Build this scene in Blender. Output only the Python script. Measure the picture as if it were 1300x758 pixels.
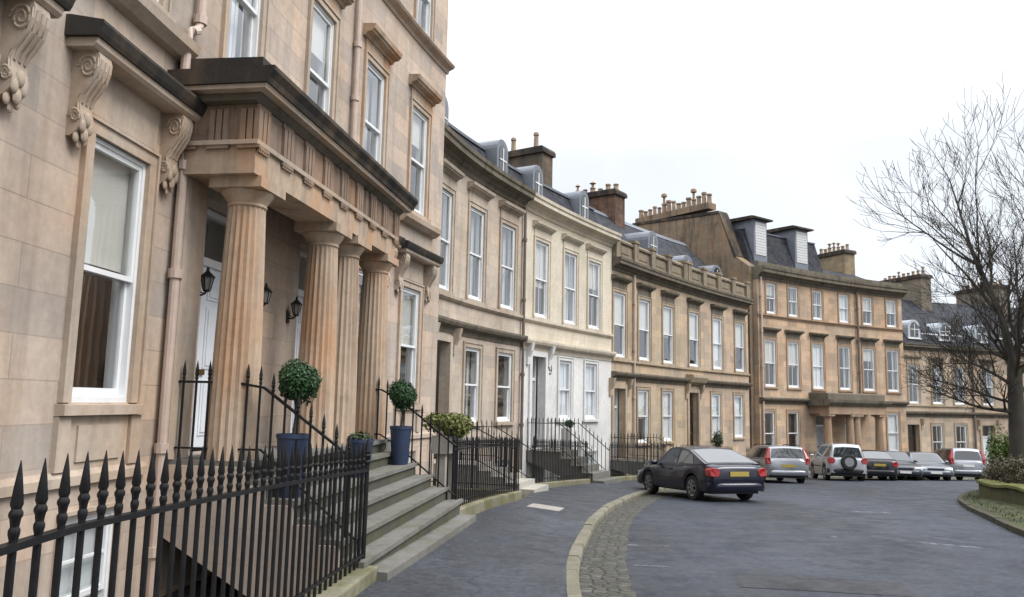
import bpy, bmesh, math, random
from mathutils import Vector, Matrix
R = math.radians
rng = random.Random(7)
sc = bpy.context.scene
for o in list(bpy.data.objects): bpy.data.objects.remove(o)

# ------------------------------------------------------------------ camera
F_PX, W_PX = 1000.0, 1300.0
PITCH, ROLL = math.atan(132 / F_PX), R(1.2)
cam = bpy.data.cameras.new('camera'); cam.sensor_width = 36; cam.lens = 36 * F_PX / W_PX
cam.clip_start = .05; cam.clip_end = 6000
camo = bpy.data.objects.new('camera', cam); sc.collection.objects.link(camo)
camo.matrix_world = (Matrix.Translation((0, 0, 1.7)) @ Matrix.Rotation(R(90) + PITCH, 4, 'X')
                     @ Matrix.Rotation(ROLL, 4, 'Z'))
sc.camera = camo

# ------------------------------------------------------------------ sky and sun (overcast)
SUN_EL, SUN_AZ = R(50), R(112)          # azimuth clockwise from +Y (north)
w = bpy.data.worlds.new('World'); sc.world = w; w.use_nodes = True
nt = w.node_tree; nt.nodes.clear()
out = nt.nodes.new('ShaderNodeOutputWorld'); bg = nt.nodes.new('ShaderNodeBackground')
sky = nt.nodes.new('ShaderNodeTexSky'); sky.sky_type = 'NISHITA'; sky.sun_disc = False
sky.sun_elevation = SUN_EL; sky.sun_rotation = SUN_AZ
tc = nt.nodes.new('ShaderNodeTexCoord'); sep = nt.nodes.new('ShaderNodeSeparateXYZ')
nt.links.new(tc.outputs['Generated'], sep.inputs[0])
ramp = nt.nodes.new('ShaderNodeValToRGB')
ramp.color_ramp.elements[0].position = 0.0; ramp.color_ramp.elements[0].color = (.44, .47, .515, 1)
ramp.color_ramp.elements[1].position = 1.0; ramp.color_ramp.elements[1].color = (1.75, 1.80, 1.90, 1)
for p_, c_ in ((.12, (.48, .505, .54, 1)), (.30, (.515, .54, .572, 1)), (.5, (.95, .97, 1.01, 1))):
    el = ramp.color_ramp.elements.new(p_); el.color = c_
nt.links.new(sep.outputs['Z'], ramp.inputs[0])
nz = nt.nodes.new('ShaderNodeTexNoise'); nz.inputs['Scale'].default_value = 2.6; nz.inputs['Detail'].default_value = 5
nt.links.new(tc.outputs['Generated'], nz.inputs['Vector'])
mr = nt.nodes.new('ShaderNodeMapRange'); mr.inputs['From Min'].default_value = .3; mr.inputs['From Max'].default_value = .7
mr.inputs['To Min'].default_value = .90; mr.inputs['To Max'].default_value = 1.10
nt.links.new(nz.outputs['Fac'], mr.inputs['Value'])
mul = nt.nodes.new('ShaderNodeVectorMath'); mul.operation = 'SCALE'
nt.links.new(ramp.outputs[0], mul.inputs[0]); nt.links.new(mr.outputs[0], mul.inputs['Scale'])
mul2 = nt.nodes.new('ShaderNodeVectorMath'); mul2.operation = 'SCALE'; mul2.inputs['Scale'].default_value = 10.4
nt.links.new(mul.outputs[0], mul2.inputs[0])
mix = nt.nodes.new('ShaderNodeMixRGB'); mix.inputs[0].default_value = .94
nt.links.new(sky.outputs[0], mix.inputs[1]); nt.links.new(mul2.outputs[0], mix.inputs[2])
nt.links.new(mix.outputs[0], bg.inputs[0]); bg.inputs[1].default_value = .1
nt.links.new(bg.outputs[0], out.inputs[0])
sl = bpy.data.lights.new('sun', 'SUN'); sl.energy = 1.4; sl.angle = R(28); sl.color = (1, .97, .93)
slo = bpy.data.objects.new('sun', sl); sc.collection.objects.link(slo)
sd = Vector((math.sin(SUN_AZ) * math.cos(SUN_EL), math.cos(SUN_AZ) * math.cos(SUN_EL), math.sin(SUN_EL)))
slo.rotation_euler = sd.to_track_quat('Z', 'Y').to_euler()
vs = sc.view_settings; vs.view_transform = 'Standard'; vs.look = 'None'; vs.gamma = 1; vs.exposure = 0.92
vs.use_curve_mapping = False

# ------------------------------------------------------------------ materials
MATS = {}
class NT:
    def __init__(s, name):
        s.m = bpy.data.materials.new(name); s.m.use_nodes = True; s.t = s.m.node_tree
        s.b = s.t.nodes['Principled BSDF']; s.o = s.t.nodes['Material Output']
    def n(s, typ, **kw):
        x = s.t.nodes.new(typ)
        for k, v in kw.items():
            if k in x.inputs: x.inputs[k].default_value = v
            else: setattr(x, k, v)
        return x
    def l(s, a, b): s.t.links.new(a, b)
    def pos(s): return s.n('ShaderNodeNewGeometry').outputs['Position']
    def uv(s): return s.n('ShaderNodeTexCoord').outputs['UV']
    def obj(s): return s.n('ShaderNodeTexCoord').outputs['Object']
    def noise(s, vec, scale, detail=4, rough=.6, stretch=None):
        if stretch:
            mp = s.n('ShaderNodeMapping'); mp.inputs['Scale'].default_value = stretch; s.l(vec, mp.inputs[0]); vec = mp.outputs[0]
        x = s.n('ShaderNodeTexNoise'); x.inputs['Scale'].default_value = scale; x.inputs['Detail'].default_value = detail
        x.inputs['Roughness'].default_value = rough; s.l(vec, x.inputs['Vector']); return x.outputs['Fac']
    def ramp(s, fac, stops):
        x = s.n('ShaderNodeValToRGB'); e = x.color_ramp.elements
        e[0].position, e[0].color = stops[0][0], (*stops[0][1], 1); e[1].position, e[1].color = stops[-1][0], (*stops[-1][1], 1)
        for p, c in stops[1:-1]: q = e.new(p); q.color = (*c, 1)
        s.l(fac, x.inputs[0]); return x.outputs[0]
    def rng(s, fac, a, b, c, d):
        x = s.n('ShaderNodeMapRange'); x.inputs['From Min'].default_value = a; x.inputs['From Max'].default_value = b
        x.inputs['To Min'].default_value = c; x.inputs['To Max'].default_value = d; s.l(fac, x.inputs['Value']); return x.outputs[0]
    def mix(s, fac, a, b, mode='MIX'):
        x = s.n('ShaderNodeMixRGB', blend_type=mode)
        for i, v in enumerate((fac, a, b)):
            if isinstance(v, (int, float)): x.inputs[i].default_value = v if i == 0 else (v, v, v, 1)
            elif isinstance(v, tuple): x.inputs[i].default_value = (*v, 1)
            else: s.l(v, x.inputs[i])
        return x.outputs[0]
    def bump(s, h, st=.3, dist=.01):
        x = s.n('ShaderNodeBump'); x.inputs['Strength'].default_value = st; x.inputs['Distance'].default_value = dist
        s.l(h, x.inputs['Height']); s.l(x.outputs[0], s.b.inputs['Normal'])
    def fin(s, col=None, rough=.8, **kw):
        if col is not None:
            if isinstance(col, tuple): s.b.inputs['Base Color'].default_value = (*col, 1)
            else: s.l(col, s.b.inputs['Base Color'])
        if isinstance(rough, (int, float)): s.b.inputs['Roughness'].default_value = rough
        else: s.l(rough, s.b.inputs['Roughness'])
        for k, v in kw.items(): s.b.inputs[k.replace('_', ' ')].default_value = v
        MATS[s.m.name] = s.m; return s.m

def lerp3(a, b, t): return tuple(x + (y - x) * t for x, y in zip(a, b))
def stone(name, base, joints=None, soot=.35, block=.16, tint=(.30, .18, .10), grime=(.085, .075, .062), moss=0.0, warm_=.5):
    m = NT(name); p = m.pos()
    col = base
    big = m.noise(p, .55, 4, .6); fine = m.noise(p, 9, 6, .7)
    hi = tuple(min(1, v * 1.12) for v in base); lo = tuple(v * .8 for v in base)
    c = m.ramp(big, [(.3, lo), (.5, base), (.7, hi)])
    warm = m.noise(p, 1.0, 4, .6, (1.7, 1.7, .5))
    c = m.mix(m.rng(warm, .46, .7, 0, warm_), c, tint)
    if joints:
        br = m.n('ShaderNodeTexBrick', offset=.5)
        br.inputs['Scale'].default_value = 1; br.inputs['Brick Width'].default_value = joints[0]; br.inputs['Row Height'].default_value = joints[1]
        br.inputs['Mortar Size'].default_value = joints[2]; br.inputs['Mortar Smooth'].default_value = .1; br.inputs['Bias'].default_value = 0
        br.inputs['Color1'].default_value = (1 - block * 1.15, 1 - block * .95, 1 - block * .75, 1); br.inputs['Color2'].default_value = (1 + block * .8, 1 + block * .5, 1 + block * .2, 1)
        br.inputs['Mortar'].default_value = (.76, .74, .72, 1)
        m.l(m.uv(), br.inputs['Vector'])
        c = m.mix(1, c, br.outputs['Color'], 'MULTIPLY')
    streak = m.noise(p, 1.0, 5, .65, (3.2, 3.2, .28))
    c = m.mix(m.rng(streak, .49, .72, 0, soot), c, grime)
    blot = m.noise(p, 1.9, 6, .72)
    c = m.mix(m.rng(blot, .54, .74, 0, soot * .6), c, grime)
    c = m.mix(1, c, m.ramp(fine, [(.25, (.84, .84, .84)), (.75, (1.1, 1.1, 1.1))]), 'MULTIPLY')
    if moss: c = m.mix(m.rng(m.noise(p, 2.4, 5, .7), .42, .62, 0, moss), c, (.085, .085, .03))
    m.bump(fine, .35, .012)
    return m.fin(c, .88, Specular_IOR_Level=.25)

S1 = stone('near_ashlar', (.45, .375, .315), (1.25, .36, .006), .3, .17, (.47, .33, .22))
S1T = stone('near_dressed_stone', (.43, .355, .285), None, .34, .1, (.43, .27, .155), warm_=.6)
S1C = stone('portico_sandstone', (.42, .325, .24), None, .6, .1, (.44, .22, .10), (.10, .075, .055), warm_=.8)
S2 = stone('greyed_sandstone', (.47, .405, .335), (.9, .34, .004), .26, .12, (.40, .29, .2))
S2T = stone('greyed_dressed_stone', (.42, .355, .285), None, .45, .1, (.34, .24, .16))
SW = stone('cream_painted_upper_stone', (.60, .535, .43), (.9, .34, .003), .18, .03, (.49, .42, .32), (.2, .18, .15))
SWT = stone('cream_dressed_stone', (.54, .48, .385), None, .3, .05, (.5, .42, .32), (.17, .15, .12))
SWL = stone('white_painted_stone', (.61, .60, .578), None, .05, .03, (.54, .54, .53), (.4, .4, .38))
S3 = stone('buff_sandstone', (.43, .35, .255), (.9, .34, .004), .28, .17, (.36, .25, .14))
S3B = stone('warm_buff_sandstone', (.45, .355, .27), (.9, .34, .004), .28, .2, (.42, .28, .175))
S3T = stone('buff_dressed_stone', (.38, .305, .22), None, .5, .1, (.33, .23, .13))
S4 = stone('orange_sandstone', (.465, .35, .25), (.9, .34, .004), .28, .2, (.45, .26, .14))
S4T = stone('orange_dressed_stone', (.36, .26, .18), None, .5, .1, (.38, .22, .12))
S5 = stone('pale_sandstone', (.46, .375, .285), (.9, .34, .004), .24, .16, (.4, .28, .18))
S5T = stone('pale_dressed_stone', (.36, .29, .21), None, .4, .1, (.36, .25, .16))
SOOT = stone('soot_blackened_stone', (.036, .032, .028), None, .6, .1, (.15, .105, .066), (.012, .012, .011), 0, warm_=.75)
SOOTM = stone('weathered_mossy_stone', (.15, .13, .105), None, .75, .1, (.19, .14, .1), (.03, .028, .025), .3)
GABLE = stone('smoke_stained_gable_stone', (.215, .165, .115), (.7, .3, .006), .9, .12, (.34, .19, .09), (.035, .03, .026))
STEPM = stone('worn_step_stone', (.165, .16, .148), None, .45, .1, (.15, .145, .115), (.055, .055, .04), .25)
STEPW = stone('pale_step_stone', (.36, .34, .30), None, .2, .1, (.5, .45, .38), (.2, .19, .16))
PLINTH = stone('mossy_plinth_stone', (.2, .185, .13), None, .35, .1, (.27, .24, .14), (.1, .1, .07), .75)
KERBM = stone('kerb_stone', (.19, .178, .145), None, .5, .12, (.26, .23, .16), (.08, .08, .055), .4)
WALLM = stone('mossy_garden_stone', (.07, .068, .042), (.6, .28, .012), .7, .25, (.09, .10, .025), (.02, .02, .015), .6)
COPEM = stone('yellow_mossed_coping', (.15, .15, .05), None, .4, .1, (.2, .21, .05), (.05, .05, .03), .6)

def plain(name, col, rough=.5, **kw): return NT(name).fin(col, rough, **kw)
def worn(name, col, rough=.5, var=.15, scale=6, **kw):
    m = NT(name); n_ = m.noise(m.pos(), scale, 5, .65)
    c = m.ramp(n_, [(.3, tuple(v * (1 - var) for v in col)), (.7, tuple(min(1, v * (1 + var)) for v in col))])
    m.bump(n_, .12, .004); return m.fin(c, rough, **kw)
WHITE = worn('white_sash_paint', (.68, .69, .69), .42, .05, 5)
DOORW = worn('pale_grey_door_paint', (.68, .71, .75), .38, .05, 3)
DOORD = worn('dark_brown_door_paint', (.06, .042, .033), .35, .2, 4)
DOORG = worn('grey_door_paint', (.3, .31, .33), .4, .1, 4)
DOORR = worn('dark_red_fanlight', (.2, .05, .035), .4, .1, 4)
IRON = worn('black_railing_paint', (.007, .007, .008), .5, .5, 18, Specular_IOR_Level=.3)
PIPE = worn('pinkish_pipe_paint', (.46, .36, .3), .45, .12, 5)
PIPED = worn('dark_pipe_paint', (.13, .1, .085), .5, .12, 5)
LEAD = worn('grey_lead', (.14, .155, .18), .5, .15, 3)
LEADW = worn('white_lead_paint', (.36, .39, .43), .5, .1, 3)
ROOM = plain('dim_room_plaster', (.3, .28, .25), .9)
BLIND = worn('cream_blind_cloth', (.62, .6, .55), .9, .05, 3)
CURT = worn('white_curtain_cloth', (.72, .73, .74), .9, .06, 3)
POTCLAY = worn('chimney_pot_clay', (.25, .18, .12), .85, .25, 3)
BRASS = plain('aged_brass', (.35, .25, .1), .35, Metallic=1.0)
PLAQUE = plain('dark_bronze_plaque', (.04, .032, .026), .4)
TUBB = worn('slate_blue_planter', (.020, .034, .075), .45, .14, 5)
SOIL = worn('potting_soil', (.03, .022, .016), .95, .3, 20)
RUBBER = plain('tyre_rubber', (.014, .014, .015), .8)
ALLOY = plain('silver_alloy', (.5, .5, .52), .3, Metallic=.9)
TRIM = plain('black_car_trim', (.014, .014, .016), .5)
PLATEY = plain('yellow_number_plate', (.33, .25, .05), .5)
PLATEW = plain('white_number_plate', (.6, .6, .58), .4)
REDL = plain('red_tail_lens', (.27, .008, .009), .15, Coat_Weight=.6)
CLEARL = plain('clear_lamp_lens', (.6, .62, .64), .12, Coat_Weight=.6)
BARK = stone('bare_tree_bark', (.048, .042, .038), None, .4, .1, (.045, .042, .03), (.015, .014, .012), .2)
LAMPG = plain('lantern_glass', (.32, .32, .3), .1, Transmission_Weight=.4)
MARK = worn('worn_road_paint', (.42, .43, .43), .8, .3, 9)
PALE = worn('pale_concrete_patch', (.27, .25, .225), .85, .2, 7)

def slate():
    m = NT('roof_slate'); br = m.n('ShaderNodeTexBrick', offset=.5)
    br.inputs['Scale'].default_value = 1; br.inputs['Brick Width'].default_value = .28; br.inputs['Row Height'].default_value = .17
    br.inputs['Mortar Size'].default_value = .006
    br.inputs['Color1'].default_value = (.016, .018, .024, 1); br.inputs['Color2'].default_value = (.045, .047, .058, 1); br.inputs['Mortar'].default_value = (.02, .02, .022, 1)
    m.l(m.uv(), br.inputs['Vector'])
    n_ = m.noise(m.pos(), 1.3, 5, .65)
    c = m.mix(m.rng(n_, .5, .75, 0, .5), br.outputs['Color'], (.052, .05, .042))
    m.bump(br.outputs['Fac'], .4, -.01); return m.fin(c, .8, Specular_IOR_Level=.2)
SLATE = slate()
def glass():
    m = NT('window_glass'); m.t.nodes.remove(m.b)
    tr = m.n('ShaderNodeBsdfTransparent'); tr.inputs[0].default_value = (.90, .92, .92, 1)
    gl = m.n('ShaderNodeBsdfGlossy'); gl.inputs['Roughness'].default_value = .02; gl.inputs[0].default_value = (.95, .97, 1, 1)
    n_ = m.noise(m.pos(), 1.7, 2, .5); b_ = m.n('ShaderNodeBump'); b_.inputs['Strength'].default_value = .06; b_.inputs['Distance'].default_value = .05
    m.l(n_, b_.inputs['Height']); m.l(b_.outputs[0], gl.inputs['Normal'])
    lw = m.n('ShaderNodeLayerWeight'); lw.inputs[0].default_value = .5        # the same reflectance from both sides of the pane
    pw = m.n('ShaderNodeMath', operation='POWER'); m.l(lw.outputs['Facing'], pw.inputs[0]); pw.inputs[1].default_value = 3.2
    ma = m.n('ShaderNodeMath', operation='MULTIPLY_ADD'); m.l(pw.outputs[0], ma.inputs[0]); ma.inputs[1].default_value = .70; ma.inputs[2].default_value = .15
    mx = m.n('ShaderNodeMixShader'); m.l(ma.outputs[0], mx.inputs[0]); m.l(tr.outputs[0], mx.inputs[1]); m.l(gl.outputs[0], mx.inputs[2])
    m.l(mx.outputs[0], m.o.inputs[0]); return m.m
GLASS = glass()
CARGL = plain('tinted_car_glass', (.018, .022, .024), .03, Specular_IOR_Level=.9, Coat_Weight=.5, Coat_Roughness=.02)
def paint(name, col, met=.5):
    m = NT(name); n_ = m.noise(m.obj(), 3, 3, .6)
    c = m.ramp(n_, [(.3, tuple(v * .93 for v in col)), (.7, tuple(min(1, v * 1.05) for v in col))])
    return m.fin(c, .3, Metallic=met, Coat_Weight=.45, Coat_Roughness=.06)
def asphalt(name, base, wet=.5):
    m = NT(name); p = m.pos()
    big = m.noise(p, .42, 6, .68, (1, .5, 1)); mid = m.noise(p, 1.9, 6, .7); fine = m.noise(p, 70, 4, .75); sp = m.noise(p, 38, 2, .6); gr = m.noise(p, 13, 5, .75)
    c = m.ramp(big, [(.34, tuple(v * .68 for v in base)), (.5, base), (.64, tuple(v * t for v, t in zip(base, (1.28, 1.32, 1.4))))])
    c = m.mix(m.rng(mid, .5, .66, 0, .3), c, tuple(v * .5 for v in base))
    c = m.mix(1, c, m.ramp(fine, [(.3, (.45, .45, .45)), (.72, (1.7, 1.7, 1.7))]), 'MULTIPLY')
    c = m.mix(1, c, m.ramp(gr, [(.33, (.55, .55, .55)), (.67, (1.5, 1.5, 1.5))]), 'MULTIPLY')
    c = m.mix(m.rng(sp, .64, .72, 0, .55), c, (.15, .147, .14))
    cr = m.n('ShaderNodeTexVoronoi', feature='DISTANCE_TO_EDGE'); cr.inputs['Scale'].default_value = .5
    wv = m.n('ShaderNodeTexNoise'); wv.inputs['Scale'].default_value = 2.2; wv.inputs['Detail'].default_value = 5; m.l(p, wv.inputs['Vector'])
    vv = m.n('ShaderNodeMixRGB'); vv.inputs[0].default_value = .35; m.l(p, vv.inputs[1]); m.l(wv.outputs['Color'], vv.inputs[2]); m.l(vv.outputs[0], cr.inputs['Vector'])
    c = m.mix(m.rng(cr.outputs['Distance'], .0, .006, .6, 0), c, (.008, .008, .009))
    m.bump(fine, .7, .008)
    r = m.rng(mid, .38, .62, .40, .75)
    return m.fin(c, r, Specular_IOR_Level=.28)
ROADM = asphalt('damp_road_asphalt', (.027, .0315, .041))
PAVEM = asphalt('worn_pavement_asphalt', (.037, .041, .049))
PATCHM = asphalt('newer_asphalt_patch', (.022, .024, .028))
def setts():
    m = NT('granite_setts'); p = m.uv()
    mp = m.n('ShaderNodeMapping'); mp.inputs['Scale'].default_value = (8.2, 6.4, 1); m.l(p, mp.inputs[0])
    def vor(feat):
        v = m.n('ShaderNodeTexVoronoi', feature=feat); v.inputs['Scale'].default_value = 1; v.inputs['Randomness'].default_value = .55; m.l(mp.outputs[0], v.inputs['Vector']); return v
    cell = vor('F1'); edge = vor('DISTANCE_TO_EDGE'); sx = m.n('ShaderNodeSeparateXYZ'); m.l(cell.outputs['Color'], sx.inputs[0])
    c = m.ramp(sx.outputs[0], [(0, (.03, .028, .027)), (.5, (.052, .049, .044)), (1, (.092, .084, .07))])
    n_ = m.noise(m.pos(), 3, 5, .7); f_ = m.noise(m.pos(), 40, 4, .7)
    c = m.mix(m.rng(n_, .42, .6, 0, .7), c, (.04, .042, .02))
    c = m.mix(1, c, m.ramp(f_, [(.3, (.6, .6, .6)), (.7, (1.35, 1.35, 1.35))]), 'MULTIPLY')
    c = m.mix(m.rng(edge.outputs['Distance'], .03, .13, .9, 0), c, (.022, .022, .014))
    h = m.rng(edge.outputs['Distance'], 0, .25, 0, 1); m.bump(h, .9, .025); return m.fin(c, .65)
SETTS = setts()
def leafm(name, a, b):
    m = NT(name); oi = m.noise(m.pos(), 23, 2, .6)
    c = m.ramp(oi, [(.3, a), (.7, b)]); return m.fin(c, .5, Specular_IOR_Level=.35)
TOPI = leafm('topiary_leaves', (.008, .03, .012), (.04, .1, .03))
OLIVE = leafm('yellow_green_leaves', (.05, .062, .012), (.16, .17, .035))
BUSHG = leafm('bright_shrub_leaves', (.04, .085, .012), (.13, .2, .03))
DRYH = leafm('dry_hedge_leaves', (.035, .03, .018), (.10, .088, .045))
IVY = leafm('dark_ivy_leaves', (.018, .028, .012), (.055, .075, .028))
def grassm():
    m = NT('rough_grass'); n1 = m.noise(m.pos(), 1.4, 5, .65); n2 = m.noise(m.pos(), 30, 4, .7)
    c = m.ramp(n1, [(.32, (.03, .025, .013)), (.5, (.036, .040, .012)), (.7, (.062, .078, .018))])
    c = m.mix(1, c, m.ramp(n2, [(.3, (.5, .5, .5)), (.7, (1.4, 1.4, 1.4))]), 'MULTIPLY'); m.bump(n2, .8, .03); return m.fin(c, .95)
GRASSM = grassm()
EARTH = worn('bare_earth', (.06, .045, .03), .95, .35, 3)

# ------------------------------------------------------------------ geometry helpers
class Fac:
    """a facade line in plan; u runs along it, d outwards"""
    def __init__(s, pts, u0=0.0):
        s.p = [Vector(q) for q in pts]; s.s = [u0]
        for a, b in zip(s.p, s.p[1:]): s.s.append(s.s[-1] + (b - a).length)
        s.L = s.s[-1]; n = len(s.p); s.t = []
        for i in range(n): s.t.append((s.p[min(n - 1, i + 1)] - s.p[max(0, i - 1)]).normalized())
    def frame(s, u):
        if u <= s.s[0]: return s.p[0] + s.t[0] * (u - s.s[0]), s.t[0]
        if u >= s.L: return s.p[-1] + s.t[-1] * (u - s.L), s.t[-1]
        lo, hi = 0, len(s.s) - 1
        while hi - lo > 1:
            m = (lo + hi) // 2
            if s.s[m] <= u: lo = m
            else: hi = m
        k = (u - s.s[lo]) / (s.s[hi] - s.s[lo])
        return s.p[lo].lerp(s.p[hi], k), s.t[lo].lerp(s.t[hi], k).normalized()
    def __call__(s, u, d, z):
        p, t = s.frame(u); return Vector((p.x + t.y * d, p.y - t.x * d, z))
    def ang(s, u):
        _, t = s.frame(u); return math.atan2(t.y, t.x)
def hermite(p0, h0, p1, h1, n=40):
    p0, p1 = Vector(p0), Vector(p1); L = (p1 - p0).length
    t0 = Vector((math.sin(h0), math.cos(h0))) * L; t1 = Vector((math.sin(h1), math.cos(h1))) * L
    r = []
    for i in range(n + 1):
        t = i / n; r.append(p0 * (2*t**3 - 3*t*t + 1) + t0 * (t**3 - 2*t*t + t) + p1 * (-2*t**3 + 3*t*t) + t1 * (t**3 - t*t))
    return r
def arc_line(x, y, a, b, u0, u1, n):
    pts = []
    for i in range(n + 1):
        u = u0 + (u1 - u0) * i / n; X, Y = x, y
        for k in range(40):
            q = u * (k + .5) / 40; h = a + b * q; X += math.sin(h) * u / 40; Y += math.cos(h) * u / 40
        pts.append((X, Y))
    return pts

class MB:
    """collects faces in plain (x, y, z); or, with a facade, in (u, d, z) bent along it"""
    def __init__(s, fac=None, seg=.7): s.v = []; s.f = []; s.fac = fac; s.seg = seg
    def add(s, vs, fs):
        b = len(s.v); s.v += [tuple(q) for q in vs]; s.f += [tuple(i + b for i in f) for f in fs]
    def box(s, x0, x1, y0, y1, z0, z1): s.prof(x0, x1, [(y0, z0), (y1, z0), (y1, z1), (y0, z1)])
    def prof(s, u0, u1, pr, caps=True):
        n = max(1, math.ceil((u1 - u0) / s.seg)) if s.fac else 1
        k = len(pr); vs = []; fs = []
        for i in range(n + 1):
            u = u0 + (u1 - u0) * i / n; vs += [(u, d, z) for d, z in pr]
        for i in range(n):
            for j in range(k):
                a, b = i * k + j, i * k + (j + 1) % k; fs.append((a, b, b + k, a + k))
        if caps: fs.append(tuple(range(k))[::-1]); fs.append(tuple(n * k + j for j in range(k)))
        s.add(vs, fs)
    def profy(s, y0, y1, pr):          # polygon in (x, z) extruded along y
        k = len(pr); vs = [(x, y0, z) for x, z in pr] + [(x, y1, z) for x, z in pr]
        s.add(vs, [tuple(range(k)), tuple(range(k, 2 * k))[::-1]] + [(j, (j + 1) % k, (j + 1) % k + k, j + k) for j in range(k)])
    def frustum(s, c, r0, r1, z0, z1, n=12, rot=0):
        vs = []; 
        for r, z in ((r0, z0), (r1, z1)): vs += [(c[0] + r * math.cos(rot + 2*math.pi*i/n), c[1] + r * math.sin(rot + 2*math.pi*i/n), z) for i in range(n)]
        s.add(vs, [(i, (i+1) % n, (i+1) % n + n, i + n) for i in range(n)] + [tuple(range(n))[::-1], tuple(range(n, 2*n))])
    def lathe(s, c, pr, n=16, rot=0, flute=None):
        vs = []
        for r, z in pr:
            for i in range(n):
                a = rot + 2*math.pi*i/n; rr = r
                if flute and i % 2: rr = r * flute
                vs.append((c[0] + rr*math.cos(a), c[1] + rr*math.sin(a), z))
        m = len(pr); fs = [(j*n+i, j*n+(i+1) % n, (j+1)*n+(i+1) % n, (j+1)*n+i) for j in range(m-1) for i in range(n)]
        s.add(vs, fs + [tuple(range(n))[::-1], tuple((m-1)*n+i for i in range(n))])
    def tube(s, pts, r, n=6):
        P = [Vector(q) for q in pts]; rs = r if isinstance(r, (list, tuple)) else [r] * len(P); vs = []
        up = Vector((0, 0, 1))
        for i, q in enumerate(P):
            t = (P[min(i+1, len(P)-1)] - P[max(i-1, 0)]).normalized()
            a = t.cross(up if abs(t.z) < .95 else Vector((1, 0, 0))).normalized(); b = t.cross(a)
            vs += [tuple(q + (a*math.cos(2*math.pi*k/n) + b*math.sin(2*math.pi*k/n)) * rs[i]) for k in range(n)]
        m = len(P); fs = [(j*n+i, j*n+(i+1) % n, (j+1)*n+(i+1) % n, (j+1)*n+i) for j in range(m-1) for i in range(n)]
        s.add(vs, fs + [tuple(range(n)), tuple((m-1)*n+i for i in range(n))[::-1]])
    def bar(s, a, b, wx, wz=None):     # square bar between points
        a, b = Vector(a), Vector(b); t = (b - a).normalized(); up = Vector((0, 0, 1)) if abs(t.z) < .95 else Vector((1, 0, 0))
        x = t.cross(up).normalized(); y = x.cross(t); wz = wz or wx; vs = []
        for q in (a, b): vs += [tuple(q + x*i*wx/2 + y*j*wz/2) for i, j in ((-1, -1), (1, -1), (1, 1), (-1, 1))]
        s.add(vs, [(0, 1, 2, 3), (7, 6, 5, 4), (0, 4, 5, 1), (1, 5, 6, 2), (2, 6, 7, 3), (3, 7, 4, 0)])
    def sphere(s, c, r, n=10, m=7):
        rx, ry, rz = r if isinstance(r, tuple) else (r, r, r); vs = [(c[0], c[1], c[2]-rz)]; fs = []
        for j in range(1, m):
            p = -math.pi/2 + math.pi*j/m
            vs += [(c[0]+rx*math.cos(p)*math.cos(2*math.pi*i/n), c[1]+ry*math.cos(p)*math.sin(2*math.pi*i/n), c[2]+rz*math.sin(p)) for i in range(n)]
        vs.append((c[0], c[1], c[2]+rz)); L = len(vs) - 1
        for i in range(n):
            fs.append((0, 1+(i+1) % n, 1+i)); fs.append((L, 1+(m-2)*n+i, 1+(m-2)*n+(i+1) % n))
        for j in range(m-2):
            for i in range(n): a = 1+j*n; fs.append((a+i, a+(i+1) % n, a+n+(i+1) % n, a+n+i))
        s.add(vs, fs)
    def leaves(s, c, rad, n, size, shell=.55, r=rng, lump=.25):
        c = Vector(c); lob = [(Vector((r.gauss(0, 1), r.gauss(0, 1), r.gauss(0, 1))).normalized(), r.uniform(-lump, lump)) for _ in range(14)]
        for _ in range(n):
            d = Vector((r.gauss(0, 1), r.gauss(0, 1), r.gauss(0, 1))).normalized()
            k = 1 + sum(a * max(0, d.dot(v)) ** 6 for v, a in lob)
            q = c + Vector((d.x*rad[0], d.y*rad[1], d.z*rad[2])) * k * (shell + (1-shell) * r.random() ** .6)
            nrm = (d + Vector((r.gauss(0, .7), r.gauss(0, .7), r.gauss(0, .7) + .3))).normalized()
            a = nrm.orthogonal().normalized(); b = nrm.cross(a); t = r.random() * 6.28
            a, b = a*math.cos(t) + b*math.sin(t), b*math.cos(t) - a*math.sin(t); z = size * r.uniform(.6, 1.3)
            s.add([q - a*z, q + b*z*.45 + nrm*z*.1, q + a*z, q - b*z*.45 + nrm*z*.1], [(0, 1, 2, 3)])
    def build(s, name, mat, parent=None, smooth=False, org=None, link=True, recalc=True, bevel=0, uvs=None):
        me = bpy.data.meshes.new(name); fn = s.fac
        o_ = Vector(org) if org is not None else (Vector(parent.location) if parent is not None and parent.parent is None and fn else Vector((0, 0, 0)))
        co = [(fn(*q) if fn else Vector(q)) - o_ for q in s.v]
        me.from_pydata(co, [], s.f)
        uvl = me.uv_layers.new(name='UVMap').data; V = s.v
        if uvs: 
            for li, lp in enumerate(me.loops): uvl[li].uv = uvs[lp.vertex_index]
        else:
            for p in me.polygons:
                ix = p.vertices; nx = ny = nz_ = 0.0; k = len(ix)
                for i in range(k):
                    a, b = V[ix[i]], V[ix[(i+1) % k]]
                    nx += (a[1]-b[1])*(a[2]+b[2]); ny += (a[2]-b[2])*(a[0]+b[0]); nz_ += (a[0]-b[0])*(a[1]+b[1])
                ax, ay, az = abs(nx), abs(ny), abs(nz_)
                for li in p.loop_indices:
                    q = V[me.loops[li].vertex_index]
                    uvl[li].uv = (q[0], q[2]) if ay >= ax and ay >= az * .55 else ((q[1], q[2]) if ax >= az else (q[0], q[1]))
        if recalc:
            b = bmesh.new(); b.from_mesh(me); bmesh.ops.recalc_face_normals(b, faces=b.faces[:]); b.to_mesh(me); b.free()
        if smooth:
            me.polygons.foreach_set('use_smooth', [True] * len(me.polygons))
            try: me.set_sharp_from_angle(angle=R(35 if smooth is True else smooth))
            except Exception: pass
        me.materials.append(mat)
        ob = bpy.data.objects.new(name, me)
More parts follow.
